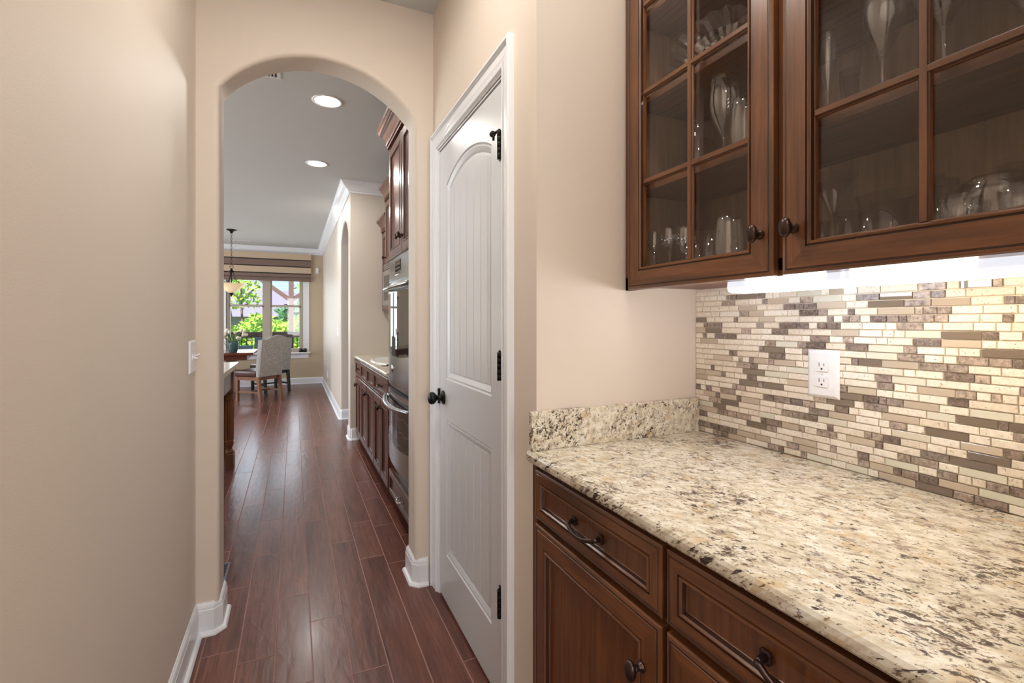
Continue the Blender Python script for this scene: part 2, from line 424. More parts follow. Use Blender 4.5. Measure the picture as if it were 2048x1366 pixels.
def oval_knob(name, parent, f3, a, b, c0=.020, s=1.0, mat=None):
    bm = B()
    o = Vector(f3(a, b, c0)); t = Vector(f3(a, b, c0+1))-o; sg = -1 if t.x < -.5 else 1
    ax = 'X' if abs(t.x) > .5 else 'Y'; sg = (t.x if ax == 'X' else t.y)
    lathe(bm, [(0, 0), (.009*s, 0), (.009*s, .003*s), (.0055*s, .006*s), (.005*s, .013*s), (.008*s, .017*s)], o, 16, ax, flip=sg)
    k = .0145*s
    prof = [(0, .016*s)]+[(k*math.sin(q), .0245*s-.009*s*math.cos(q)) for q in [i*math.pi/9 for i in range(1, 9)]]+[(0, .0335*s)]
    lathe(bm, prof, o, 20, ax, sa=.82, sb=1.22, flip=sg)
    return finish(name, bm, mat or BRONZE, parent, True)
def arch_pull(name, parent, f3, a, b, c0=.020, half=.054, mat=None):
    bm = B()
    for s in (-1, 1):
        p = a+s*half
        r = .0095
        loops = [[bm.verts.new(f3(p+x*k, b+y*k*1.15, c)) for x, y in ((-1, -.6), (-.6, -1), (.6, -1), (1, -.6), (1, .6), (.6, 1), (-.6, 1), (-1, .6))] for k, c in ((r, c0), (r, c0+.003), (r*.7, c0+.0045))]
        for i in range(2):
            for k in range(8): bm.faces.new((loops[i][k], loops[i][(k+1) % 8], loops[i+1][(k+1) % 8], loops[i+1][k]))
        bm.faces.new(loops[-1]); bm.faces.new(loops[0])
        tube(bm, [f3(p, b, c0+.003), f3(p, b, c0+.014), f3(p-s*.003, b-.001, c0+.021)], [.006, .005, .0055], 10)
    pts = []; rad = []
    for i in range(15):
        u = -1+2*i/14; pts.append(f3(a+u*half*.98, b-.001-.010*(1-u*u), c0+.019+.010*(1-u*u))); rad.append(.0045+.0015*abs(u)**3)
    tube(bm, pts, rad, 10)
    return finish(name, bm, mat or BRONZE, parent, False)
def cab_door(parent, f3, a0, a1, b0, b1, knob=None, mats=None, name='door', s=1.0):
    bm = B(); rings_front(bm, f3, a0, a1, b0, b1, DOOR_R)
    o = finish(name, bm, mats, parent)
    if knob: oval_knob('knob', o, f3, knob[0], knob[1], s=1.12)
    return o
def cab_drawer(parent, f3, a0, a1, b0, b1, pull=True, mats=None, half=.054):
    bm = B(); rings_front(bm, f3, a0, a1, b0, b1, DRAW_R)
    o = finish('drawer', bm, mats, parent)
    if pull: arch_pull('drawer_pull', o, f3, (a0+a1)/2, (b0+b1)/2-.003, c0=.020 if False else .0135, half=half)
    return o
WM = [WV, WH, GLAZE]; KM = [KV, KH, GLAZE]

# ================================================================= ROOM SHELL
CH = 2.77
# ---- floor: subfloor + individual planks
bm = B(); box(bm, -4.75, 2.2, -2.6, 10.95, -.12, -.0025)
floor = struct('floor', bm, JOINT_SHEEN)
PW = .128; X0 = .063
known = {-3: [2.139, 2.63, 3.767], -2: [2.945, 3.444, 4.067], -1: [2.444, 4.698], 0: [2.208, 3.328], 1: [1.816, 2.933], 2: [2.681, 3.184], 3: [2.572, 3.08, 3.575], 4: [1.714, 2.882, 3.376], -4: [4.624]}
rest = B()
def plank_geo(bm, x0, x1, y0, y1, g=.0010):
    x0 += g; x1 -= g; y0 += g; y1 -= g; e = .0016
    lo = [bm.verts.new(p) for p in ((x0, y0, -.0105), (x1, y0, -.0105), (x1, y1, -.0105), (x0, y1, -.0105))]
    md = [bm.verts.new(p) for p in ((x0, y0, -.0014), (x1, y0, -.0014), (x1, y1, -.0014), (x0, y1, -.0014))]
    hi = [bm.verts.new(p) for p in ((x0+e, y0+e, 0), (x1-e, y0+e, 0), (x1-e, y1-e, 0), (x0+e, y1-e, 0))]
    for k in range(4):
        j = (k+1) % 4
        bm.faces.new((lo[k], lo[j], md[j], md[k])); f = bm.faces.new((md[k], md[j], hi[j], hi[k])); f.material_index = 1
    bm.faces.new(hi)
rp = random.Random(3)
for ci in range(-38, 17):
    x0 = X0+ci*PW-PW; x1 = x0+PW; idx = ci-1
    ks = known.get(idx, []); js = list(ks)
    y = (min(ks) if ks else 1.0+rp.random())
    while y > -2.6: y -= rp.choice([.45, .6, .9, 1.2, 1.1]); js.append(y)
    y = (max(ks) if ks else min([j for j in js if j > -2.6] or [0]))
    if not ks: y = max(js)
    while y < 10.9: y += rp.choice([.4, .5, .65, .9, 1.15, 1.2]); js.append(y)
    js = sorted(set([max(-2.6, min(10.9, j)) for j in js]))
    for a, b_ in zip(js[:-1], js[1:]):
        if b_-a < .05: continue
        vis = b_ > .9 and ((x0 > -.5 and x1 < .72) or (a > 4.2 and x0 > -.9 and x1 < .72) or (a > 8 and x0 > -1.3 and x1 < .72))
        if x0 > .62 and a < 5.4: vis = False
        if vis:
            q = B(); plank_geo(q, x0, x1, a, b_); finish('plank', q, [PLANK, JOINT_SHEEN], floor, recalc=True)
        else: plank_geo(rest, x0, x1, a, b_)
o = finish('plank_field', rest, [PLANK, JOINT_SHEEN], floor); o['kind'] = 'stuff'

# ---- ceiling
bm = B(); box(bm, -4.75, 2.2, -2.6, 10.95, CH, CH+.12); struct('ceiling', bm, CEIL)

# ---- arch openings
def arch_path(a0, a1, zs, rise, n=22):
    h = (a1-a0)/2; Rr = (h*h+rise*rise)/(2*rise); cz = zs+rise-Rr; cx_ = (a0+a1)/2; th = math.asin(h/Rr)
    pts = [(a0, 0), (a0, zs)]
    for i in range(1, n): t_ = -th+2*th*i/n; pts.append((cx_+Rr*math.sin(t_), cz+Rr*math.cos(t_)))
    return pts+[(a1, zs), (a1, 0)]
def arch_wall(name, f3, amin, amax, a0, a1, zs, rise, thick, mat, r=.02):
    """wall with an arched, bullnosed opening; f3(a, z, depth) depth 0 = front, thick = back"""
    path = arch_path(a0, a1, zs, rise); ms = miters(path)
    bm = B(); n = len(path)
    def loop(off, d): return [bm.verts.new(f3(p[0]+m.x*off, max(0, p[1]+m.y*off) if 0 < i < n-1 else 0, d)) for i, (p, m) in enumerate(zip(path, ms))]
    seq = []
    for k in range(6):
        q = k/5*math.pi/2; seq.append((r*(1-math.sin(q)), r*(1-math.cos(q))))
    seq2 = [(o_, thick-d_) for o_, d_ in reversed(seq)]
    loops = [loop(o_, d_) for o_, d_ in seq+seq2]
    for i in range(len(loops)-1):
        for k in range(n-1):
            f = bm.faces.new((loops[i][k], loops[i][k+1], loops[i+1][k+1], loops[i+1][k])); f.smooth = True
    for lp, d in ((loops[0], 0), (loops[-1], thick)):
        N = lambda a, z: bm.verts.new(f3(a, z, d))
        q = [(p[0]+m.x*(r if 1 else 0), max(0, p[1]+m.y*r) if 0 < i < n-1 else 0) for i, (p, m) in enumerate(zip(path, ms))]
        bm.faces.new([N(amin, 0), lp[0], lp[1], N(amin, q[1][1])]); bm.faces.new([N(amax, 0), lp[-1], lp[-2], N(amax, q[-2][1])])
        bm.faces.new([N(amin, q[1][1]), lp[1], N(q[1][0], CH), N(amin, CH)]); bm.faces.new([N(amax, q[-2][1]), lp[-2], N(q[-2][0], CH), N(amax, CH)])
        for k in range(1, n-2): bm.faces.new([lp[k], lp[k+1], N(q[k+1][0], CH), N(q[k][0], CH)])
    return struct(name, bm, mat)
arch_wall('wall_arch', lambda a, z, d: (a, 2.30+d, z), -4.75, 2.2, -.28, .53, 2.24, .205, .16, WALL)
arch_wall('wall_kitchen_right', lambda a, z, d: (.55+d, a, z), 5.54, 10.95, 5.65, 6.63, 2.25, .22, .16, DWALL)
# ---- butler's pantry passage walls
bm = B(); box(bm, -.50, -.362, -2.6, 2.32, 0, CH); struct('wall_left', bm, WALL)
bm = B()   # wall with the white door
T = .74
box(bm, .619, T, 1.20, 1.435, 0, CH); box(bm, .619, T, 2.205, 2.31, 0, CH); box(bm, .619, T, 1.435, 2.205, 2.075, CH)
struct('wall_right', bm, WALL)
bm = B(); box(bm, T, 2.2, 1.20, 1.32, 0, CH)
struct('wall_alcove_end', bm, WALL)
bm = B(); box(bm, 1.222, 1.36, .0, 1.202, 0, CH); struct('wall_alcove_back', bm, WALL)
bm = B(); box(bm, .619, 1.36, -2.6, .15, 0, CH); struct('wall_near_right', bm, WALL)
bm = B()
box(bm, -.6, -.3, -2.6, -2.5, 0, CH); box(bm, .56, .75, -2.6, -2.5, 0, CH); box(bm, -.3, .56, -2.6, -2.5, 0, .6); box(bm, -.3, .56, -2.6, -2.5, 2.4, CH)
struct('wall_near', bm, WALL)
# ---- kitchen and dining shell
bm = B(); box(bm, .55, 1.36, 5.42, 5.54, 0, CH); struct('wall_kitchen_end', bm, DWALL)
bm = B(); box(bm, 1.215, 1.36, 2.44, 5.56, 0, CH); struct('wall_kitchen_back', bm, DWALL)
bm = B(); box(bm, 2.08, 2.2, 5.4, 10.95, 0, CH); struct('wall_side_hall', bm, DWALL)
bm = B()   # dining end wall with window opening
WX0, WX1, WZ0, WZ1 = -1.20, .17, .66, 2.32
box(bm, -4.75, WX0, 10.775, 10.95, 0, CH); box(bm, WX1, 2.2, 10.775, 10.95, 0, CH); box(bm, WX0, WX1, 10.775, 10.95, 0, WZ0); box(bm, WX0, WX1, 10.775, 10.95, WZ1, CH)
struct('wall_dining_end', bm, EWALL)
bm = B()
box(bm, -4.75, -4.6, 2.3, 3.5, 0, CH); box(bm, -4.75, -4.6, 6.9, 7.9, 0, CH); box(bm, -4.75, -4.6, 10.1, 10.95, 0, CH)
for a, b_ in ((3.5, 6.9), (7.9, 10.1)): box(bm, -4.75, -4.6, a, b_, 0, .55); box(bm, -4.75, -4.6, a, b_, 2.45, CH)
struct('wall_kitchen_left', bm, DWALL)

# ---- baseboards (board + shoe)
BASE = [(0, 0), (.026, 0), (.026, .006), (.021, .014), (.012, .017), (.012, .100), (.010, .104), (.010, .112), (.007, .122), (.003, .127), (.003, .131), (0, .131)]
def baseboard(name, path, mat=TRIM):
    bm = B(); sweep(bm, path, BASE, XYZ); return struct(name, bm, mat)
baseboard('baseboard_left', [(-.362, 2.30-.012), (-.362, -2.5)][::-1] if False else [(-.30-.062, -2.5), (-.362, 2.30)][::-1])
baseboard('baseboard_arch_left', [(-.285, 2.46), (-.28, 2.457), (-.28, 2.322), (-.302, 2.30), (-.362, 2.30)])
baseboard('baseboard_arch_right', [(.592, 2.30), (.552, 2.30), (.53, 2.322), (.53, 2.457), (.54, 2.46)])
baseboard('baseboard_kitchen_right', [(.64, 5.42), (.57, 5.42), (.55, 5.44), (.55, 5.632), (.57, 5.65), (.70, 5.65)])
baseboard('baseboard_dining_right', [(.71, 6.63), (.57, 6.63), (.55, 6.65), (.55, 10.775)])
baseboard('baseboard_dining_end', [(.55, 10.775), (-4.6, 10.775)])
baseboard('baseboard_side_hall', [(2.08, 5.5), (2.08, 10.7)])

# ---- crown mouldings
CRN = [(0, CH), (.105, CH), (.105, CH-.012), (.098, CH-.018), (.088, CH-.024), (.075, CH-.045), (.050, CH-.072), (.030, CH-.088), (.026, CH-.094), (.018, CH-.098), (.018, CH-.112), (.012, CH-.118), (0, CH-.118)]
bm = B(); sweep(bm, [(1.215, 5.42), (.55, 5.42), (.55, 10.775), (-4.6, 10.775)], CRN, XYZ); struct('trim_1', bm, TRIM)

# ---- pantry door casing
CAS = [(0, 0), (0, .016), (.006, .020), (.016, .020), (.020, .015), (.050, .013), (.060, .010), (.066, .012), (.074, .012), (.082, .008), (.085, .004), (.085, 0)]
bm = B()
sweep(bm, [(1.436, 0), (1.436, 2.077), (2.204, 2.077), (2.204, 0)][::1], [(-.0+.085-o_ if False else o_, c) for o_, c in [(.085, 0), (.085, .018), (.081, .022), (.073, .022), (.070, .017), (.067, .017), (.066, .013), (.040, .012), (.030, .010), (.0265, .010), (.026, .007), (.023, .007), (.022, .012), (.016, .013), (.011, .012), (.010, .008), (.007, .008), (.006, .005), (0, .004), (0, 0)]], face_negx(.619))
struct('trim_2', bm, TRIM)
bm = B()   # jamb lining and stop
sweep(bm, [(1.445, 0), (1.445, 2.068), (2.195, 2.068), (2.195, 0)], [(0, -.12), (0, .0), (.011, .0), (.011, -.12)], face_negx(.619))
sweep(bm, [(1.457, 0), (1.457, 2.056), (2.183, 2.056), (2.183, 0)], [(0, -.055), (0, -.043), (.013, -.043), (.013, -.055)], face_negx(.619))
struct('trim_3', bm, TRIM)

# ================================================================= DOOR (pantry)
DF = .623        # door face
f = face_negx(DF)
Y0, Y1, Z0, Z1 = 1.449, 2.191, .012, 2.062
def arch_panel_loop(ya, yb, za, zs, rise, n=16):
    h = (yb-ya)/2; c = (ya+yb)/2
    pts = [(ya, za), (yb, za), (yb, zs)]
    if rise > 0:
        Rr = (h*h+rise*rise)/(2*rise); cz = zs+rise-Rr; th = math.asin(h/Rr)
        for i in range(1, n): t_ = th-2*th*i/n; pts.append((c+Rr*math.sin(t_), cz+Rr*math.cos(t_)))
    pts.append((ya, zs)); return pts
bm = B()
def ring_panel(bm, loop_pts, specs):
    ms = miters(loop_pts, True); prev = None; first = None
    for o_, c in specs:
        lp = [bm.verts.new(f(p[0]+m.x*o_, p[1]+m.y*o_, c)) for p, m in zip(loop_pts, ms)]
        if prev:
            for k in range(len(lp)): bm.faces.new((prev[k], prev[(k+1) % len(lp)], lp[(k+1) % len(lp)], lp[k]))
        else: first = lp
        prev = lp
    bm.faces.new(prev); return first
LPU = arch_panel_loop(1.548, 2.092, 1.012, 1.885, .07); LPL = arch_panel_loop(1.548, 2.092, .222, .832, 0)
SP = [(0, 0), (.004, -.004), (.008, -.0045), (.012, -.003), (.026, -.0085), (.034, -.0135)]
fu = ring_panel(bm, LPU, SP); fl_ = ring_panel(bm, LPL, SP)
# face of the slab around the panels: strips
def vface(pts): return bm.faces.new([bm.verts.new(f(y, z, 0)) for y, z in pts])
vface([(Y0, Z0), (1.548, Z0), (1.548, Z1), (Y0, Z1)]); vface([(2.092, Z0), (Y1, Z0), (Y1, Z1), (2.092, Z1)])
vface([(1.548, Z0), (2.092, Z0), (2.092, .222), (1.548, .222)]); vface([(1.548, .832), (2.092, .832), (2.092, 1.012), (1.548, 1.012)])
top = [p for p in LPU[2:]]; vface([(1.548, Z1), (2.092, Z1)]+top)
for a, b_ in (((Y0, Z0), (Y1, Z0)), ((Y1, Z0), (Y1, Z1)), ((Y1, Z1), (Y0, Z1)), ((Y0, Z1), (Y0, Z0))):
    bm.faces.new([bm.verts.new(f(*p, c)) for p, c in ((a, 0), (b_, 0), (b_, -.035), (a, -.035))])
bm.faces.new([bm.verts.new(f(*p, -.035)) for p in ((Y0, Z0), (Y1, Z0), (Y1, Z1), (Y0, Z1))])
bmesh.ops.remove_doubles(bm, verts=bm.verts, dist=1e-5)
door = struct('door_1', bm, DOORP)
def arch_z(y, ya, yb, zs, rise):
    h = (yb-ya)/2; Rr = (h*h+rise*rise)/(2*rise); return zs+rise-Rr+math.sqrt(max(0, Rr*Rr-(y-(ya+yb)/2)**2))
edges = [1.583, 1.607, 1.679, 1.757, 1.841, 1.926, 2.003, 2.057]
for a, b_ in zip(edges[:-1], edges[1:]):
    for kind in (0, 1):
        ya, yb = a+.0024, b_-.0024
        if kind == 0: bottom = .222+.034; topf = lambda y: .832-.034
        else: bottom = 1.012+.034; topf = lambda y: arch_z(y, 1.582, 2.058, 1.885, .056)-.028
        bm = B()
        def lp(i, c):
            y0_, y1_ = ya+i, yb-i
            tp = [(y1_-(y1_-y0_)*k/4, topf(y1_-(y1_-y0_)*k/4)-i) for k in range(5)]
            return [bm.verts.new(f(p[0], p[1], c)) for p in [(y0_, bottom+i), (y1_, bottom+i)]+tp]
        L0, L1, L2 = lp(0, -.0136), lp(0, -.0122), lp(.0028, -.0095)
        for A_, B_ in ((L0, L1), (L1, L2)):
            for k in range(len(A_)): bm.faces.new((A_[k], A_[(k+1) % len(A_)], B_[(k+1) % len(A_)], B_[k]))
        bm.faces.new(L2); finish('panel_board', bm, DOORP, door)
bm = B()   # knob
kz, ky = .925, 2.135
lathe(bm, [(0, 0), (.032, 0), (.032, .003), (.029, .006), (.016, .012), (.012, .018), (.011, .030), (.017, .036), (.024, .042), (.0285, .050), (.0285, .058), (.024, .066), (.014, .071), (0, .073)], f(ky, kz, 0), 28, 'X', flip=-1)
tag(finish('door_knob', bm, BLACKM, door, True), 'dark bronze round knob')
bm = B(); box(bm, .612, .6235, 2.188, 2.197, .89, .96); finish('strike_plate', bm, BLACKM, door)
for hz, kind in ((1.85, 1), (1.127, 0), (.352, 0)):
    bm = B()
    for k in range(5): lathe(bm, [(0, 0), (.0088, 0), (.0088, .0172), (.0078, .0180), (0, .0180)], (.612, 1.449, hz-.048+.0185*k), 12)
    lathe(bm, [(0, 0), (.005, 0), (.003, .005), (0, .006)], (.612, 1.449, hz+.045), 12); box(bm, .617, .6225, 1.440, 1.449, hz-.045, hz+.045); box(bm, .6195, .6245, 1.452, 1.475, hz-.045, hz+.045)
    hobj = finish('hinge', bm, BLACKM, door)
    if kind:
        bm = B(); tube(bm, [(.612, 1.449, hz+.048), (.604, 1.462, hz+.042), (.600, 1.478, hz+.043)], .0045, 8)
        lathe(bm, [(0, 0), (.010, 0), (.010, .010), (0, .011)], (.600, 1.476, hz+.043), 14, 'Y'); tube(bm, [(.601, 1.474, hz+.040), (.603, 1.482, hz+.022)], .004, 8)
        finish('door_stop', bm, BLACKM, hobj)

# ================================================================= BASE CABINET of the alcove
XF = .622        # carcass front; door faces stand proud of it
cab = thing('base_cabinet', 'brown stained base cabinet with two drawers and two doors under the near granite counter', 'cabinet', (.9, .67, 0))
bm = B()
box(bm, .642, 1.20, .17, 1.19, .10, .883); box(bm, XF, .645, .160, 1.192, .10, .883); box(bm, .70, 1.19, .17, 1.19, 0, .10)
finish('carcass', bm, WV, cab)
bm = B(); box(bm, XF-.012, XF+.01, 1.184, 1.205, 0, .883); finish('filler_strip', bm, WV, cab)
f = face_negx(XF)
for a0, a1, kn in ((.680, 1.180, (.731, .616)), (.168, .668, (.219, .616))):
    cab_drawer(cab, f, a0, a1, .733, .866, True, WM)
    cab_door(cab, f, a0, a1, .105, .718, kn, WM)
# counter
ct = thing('granite_countertop', 'speckled cream granite countertop on the near base cabinet', 'countertop', (.9, .67, .885))
def counter_slab(bm, x0, x1, y0, y1, z0, z1, r=.009):
    prof = [(x0, z0+r*.4), (x0+r*.4, z0)]; prof = [(x1, z0), (x0+r*.5, z0), (x0+.001, z0+r*.5), (x0, z0+r*1.2), (x0, z1-r), (x0+r*.3, z1-r*.3), (x0+r, z1), (x1, z1)]
    prism(bm, prof, lambda a, b, c: (a, c, b), y0, y1)
bm = B(); counter_slab(bm, .586, 1.212, .152, 1.198, .885, .914); finish('slab', bm, GRAN, ct)
bm = B(); box(bm, .594, 1.205, 1.180, 1.199, .914, 1.022, bev=.0015); finish('end_splash', bm, GRAN, ct)

# ---- mosaic backsplash
bs = thing('mosaic_backsplash', 'mosaic wall of cream travertine, brown marble and glass strips behind the counter', 'backsplash', (1.22, .67, .914))
bm = B(); box(bm, 1.214, 1.222, .152, 1.20, .914, 1.383); finish('grout_bed', bm, GROUT, bs)
rt = random.Random(11)
PITCH = .01685; TH = .0146
z = .916; row = 0; last = 't'
OUT = (.735, .817, 1.08, 1.20)
while z+TH < 1.380:
    y = 1.196-rt.choice([0, .006, .018]); prev = None; y_ = 1.198
    while y_ > .158:
        r_ = rt.random()
        k = 't' if r_ < .47 else ('m' if r_ < .80 else 'g')
        if k == 'g' and prev == 'g' and rt.random() < .7: k = 't'
        ln = {'t': rt.choice([.020, .031, .047, .047, .070]), 'm': rt.choice([.013, .022, .031, .031, .047]), 'g': rt.choice([.047, .062, .062, .070])}[k]
        if y_ > 1.19: ln = ln*rt.uniform(.5, 1)
        a1 = y_; a0 = max(.153, y_-ln)
        th = {'t': .0052, 'm': .0048, 'g': .0042}[k]+rt.uniform(-.0005, .0006)
        bm = B(); e = {'t': .0011, 'm': .0007, 'g': .0005}[k]; X = 1.214
        j = (lambda: rt.uniform(-.0006, .0006)) if k == 't' else (lambda: rt.uniform(-.0002, .0002))
        lo = [bm.verts.new((X+.001, p, q)) for p, q in ((a0, z), (a1, z), (a1, z+TH), (a0, z+TH))]
        md = [bm.verts.new((X-th+e, p+j()*.5, q+j()*.5)) for p, q in ((a0, z), (a1, z), (a1, z+TH), (a0, z+TH))]
        hi = [bm.verts.new((X-th, p+j(), q+j())) for p, q in ((a0+e, z+e), (a1-e, z+e), (a1-e, z+TH-e), (a0+e, z+TH-e))]
        for q in range(4):
            n_ = (q+1) % 4
            bm.faces.new((lo[q], lo[n_], md[n_], md[q])); bm.faces.new((md[q], md[n_], hi[n_], hi[q]))
        bm.faces.new(hi)
        finish({'t': 'travertine_tile', 'm': 'marble_tile', 'g': 'glass_tile'}[k], bm, {'t': TRAV, 'm': MARB, 'g': GTILE}[k], bs)
        prev = k; y_ = a0-.0021
    z += PITCH; row += 1
# outlet
ot = thing('wall_outlet', 'white electrical outlet with two sockets on the tiled wall', 'outlet', (1.209, .776, 1.14))
bm = B(); fo = face_negx(1.209)
rings_front(bm, fo, .737, .816, 1.08, 1.20, [(0, 0, 0), (0, .001, 0), (.006, .006, 0), (.009, .0068, 0)]); finish('cover_plate', bm, PLASTIC, ot)
for zc in (1.160, 1.121):
    bm = B(); pts = []
    for i in range(24):
        a = 2*math.pi*i/24; pts.append((.776+max(-.0165, min(.0165, .0195*math.cos(a))), zc+max(-.0135, min(.0135, .019*math.sin(a)))))
    prism(bm, pts, fo, .006, .0092); rc = finish('receptacle', bm, PLASTIC, ot)
    bm = B(); box(bm, 1.1995, 1.2005, .7815, .783, zc-.001, zc+.008); box(bm, 1.1995, 1.2005, .7695, .771, zc, zc+.007); lathe(bm, [(0, 0), (.0025, 0), (.0025, .001), (0, .001)], (1.2005, .776, zc-.007), 10, 'X', flip=-1)
    finish('contact_slot', bm, SLOT, rc)
bm = B(); lathe(bm, [(0, 0), (.003, 0), (.002, .0015), (0, .0018)], (1.2025, .776, 1.1405), 12, 'X', flip=-1); finish('cover_screw', bm, PLASTIC, ot)

# ================================================================= UPPER GLASS CABINET
uc = thing('glass_front_cabinet', 'brown wall cabinet with two mullioned glass doors full of glassware', 'cabinet', (1.04, .67, 1.372))
CB, CT = 1.378, 2.46
bm = B(); box(bm, .930, 1.2135, 1.181, 1.197, CB, CT); box(bm, .930, 1.2135, .155, .171, CB, CT); finish('side_panel', bm, INTW, uc)
bm = B(); box(bm, .940, 1.212, .171, 1.181, CB+.006, CB+.022); finish('bottom_panel', bm, INTW, uc)
bm = B(); box(bm, .940, 1.212, .171, 1.181, CB-.002, CB+.006); finish('bottom_skin', bm, plain('mahogany_skin', (98, 34, 28), .35), uc)
bm = B(); box(bm, .930, 1.2135, .171, 1.181, CT-.02, CT); finish('top_panel', bm, INTW, uc)
bm = B(); box(bm, 1.206, 1.2135, .171, 1.181, CB+.022, CT-.02); finish('back_panel', bm, INTW, uc)
bm = B()
for a0, a1, b0, b1 in ((1.155, 1.199, CB-.012, CT), (.155, .199, CB-.012, CT), (.655, .700, CB, CT), (.155, 1.199, CB-.012, CB+.026), (.155, 1.199, CT-.045, CT)):
    box(bm, .9255, .944, a0, a1, b0, b1)
finish('face_frame', bm, WV, uc)
for zs in (1.673, 1.931, 2.185):
    bm = B(); box(bm, .946, 1.205, .175, 1.178, zs-.018, zs, bev=.001)
    finish('shelf', bm, [WH], uc)
bm = B()   # shelf pin holes with pins
for zz in [1.45+.032*k for k in range(28)]:
    for xx in (.96, 1.16): lathe(bm, [(0, 0), (.0025, 0), (.0025, .002), (0, .002)], (xx, 1.181, zz), 8, 'Y', flip=-1)
finish('shelf_pin', bm, plain('pin_grey', (110, 95, 85), .5), uc)['kind'] = 'stuff'
OPEN_R = [(0, 0, 'w'), (0, .016, 'w'), (.003, .0185, 'w'), (.008, .0195, 'w'), (.009, .0185, 2), (.011, .0185, 2), (.012, .020, 'w'), (.051, .020, 'w'), (.0515, .0175, 2),
          (.0535, .0175, 2), (.055, .0215, 'w'), (.058, .022, 'w'), (.061, .018, 'w'), (.062, .010, 2), (.064, .0095, 'w'), (.064, 0, 'w')]
f = face_negx(.925)
ZR = [1.430, 1.672, 1.928, 2.180, 2.385]
for a0, a1, kn in ((.688, 1.167, None), (.189, .668, None)):
    if a0 < .5: kn = (.640, 1.456)
    else: kn = (.716, 1.456)
    bm = B(); rings_front(bm, f, a0, a1, 1.366, 2.448, OPEN_R, opening=True)
    dr = finish('door', bm, WM, uc)
    oa0, oa1, ob0, ob1 = a0+.064, a1-.064, 1.430, 2.384
    ac = (oa0+oa1)/2
    MP = [(-.009, .0018), (-.009, .006), (-.0075, .0085), (-.006, .0095), (-.005, .012), (.005, .012), (.006, .0095), (.0075, .0085), (.009, .006), (.009, .002)]
    MM = [0, 0, 2, 0, 0, 0, 2, 0, 0, 0]
    bm = B(); sweep(bm, [(ac, ob0), (ac, ob1)], [(o_*1.03, c_+.0005) for o_, c_ in MP], f, mats=MM); finish('mullion', bm, [WV, WH, GLAZE], dr)
    for zc in ZR[1:-1]:
        bm = B(); sweep(bm, [(oa0, zc), (oa1, zc)], MP, f, mats=[1, 1, 2, 1, 1, 1, 2, 1, 1, 1]); finish('muntin', bm, [WV, WH, GLAZE], dr)
    for za, zb in zip([ob0]+ZR[1:-1], ZR[1:-1]+[ob1]):
        for ya, yb in ((oa0-.003, ac), (ac, oa1+.003)):
            bm = B(); box(bm, .922, .924, ya+.0005, yb-.0005, za-.003, zb-.0035); finish('glass_pane', bm, PANE, dr)
    oval_knob('knob', dr, f, kn[0], kn[1], s=1.12)
bm = B(); sweep(bm, [(.615 if False else 1.197, 0), (.155, 0)], [(0, CT-.01), (.02, CT-.01), (.03, CT+.02), (.06, CT+.05), (.07, CT+.075), (0, CT+.075)], lambda a, b, c: (.895+b*1.0, a, c) if False else (.930-abs(b), a, c)); finish('crown', bm, WH, uc)
bm = B(); box(bm, 1.199, 1.2045, 1.174, 1.1812, 1.43, 1.455); box(bm, .95, .975, 1.1745, 1.1812, 1.44, 1.47); finish('hinge_clip', bm, PLASTIC, uc)

# ---- under cabinet lamps
def under_lamp(y0, y1, ya, yb, glow, label):
    t_ = thing('under_cabinet_lamp', label, 'lamp', (.98, (y0+y1)/2, 1.372), 'lamp strips under the glass cabinet')
    bm = B(); box(bm, .946, 1.026, y0, y1, 1.3655, 1.3755, bev=.002); finish('housing', bm, PLASTIC, t_)
    prof = [(.949, 1.3655), (.947, 1.352), (.951, 1.343), (.961, 1.339), (1.013, 1.339), (1.023, 1.344), (1.024, 1.3655)]
    for p, q, m, nm in ((y0+.002, ya, LENS, 'lens_end'), (ya, yb, glow, 'lit_lens'), (yb, y1-.002, LENS, 'lens_end')):
        bm = B(); prism(bm, prof, lambda a, b, c: (a, c, b), p, q)
        if nm == 'lit_lens':
            bmesh.ops.recalc_face_normals(bm, faces=bm.faces); bm.normal_update()
            for f_ in bm.faces:
                if f_.normal.z < -.99 or f_.normal.x > .9: f_.material_index = 1
            finish(nm, bm, glow, t_)
        else:
            bmesh.ops.recalc_face_normals(bm, faces=bm.faces); bm.normal_update()
            for f_ in bm.faces:
                if f_.normal.x > .9: f_.material_index = 1
                if f_.normal.y > .9 and q > y1-.01 and y1 > .8: f_.material_index = 2  # far end face gets the added glow
            finish(nm, bm, [m, glow[1], ENDG], t_)
under_lamp(.575, .842, .605, .790, [TUBEC, TUBEC2], 'white lamp strip under the cabinet nearer the corner, with cool white glow')
under_lamp(.205, .571, .375, .560, [TUBEW, TUBEW2], 'white lamp strip under the cabinet farther from the corner, with warm white glow')

# ================================================================= GLASSWARE
def glass_item(name, label, cat, group, x, y, z0, prof, n=28, mat=None, sx=1, sy=1, parts=None, tilt=None):
    bm = B(); lathe(bm, prof, (0, 0, 0), n, sa=sx, sb=sy, cap=False)
    me = finish(name, bm, mat or GLASSW, None, True); me.location = (x, y, z0)
    if tilt: me.rotation_euler = tilt
    return tag(me, label, cat, group)
def p_wine(h, w, bowl=.55, foot=.6, stem=.0035):
    r = w/2; hb = h*(1-bowl)
    out = [(0, 0), (r*foot, .0), (r*foot, .002), (stem*1.6, .006), (stem, .012), (stem, hb-.006), (stem*2.2, hb)]
    for t_ in (.08, .2, .35, .5, .65, .8, .9, 1): out.append((r*(math.sin(min(1, t_*1.55)*math.pi/2)**.75)*(1-.16*max(0, t_-.55)/.45), hb+(h-hb)*t_))
    inn = [(max(0, a-.0012), b) for a, b in reversed(out[7:])]
    return out+inn+[(0, hb+.003)]
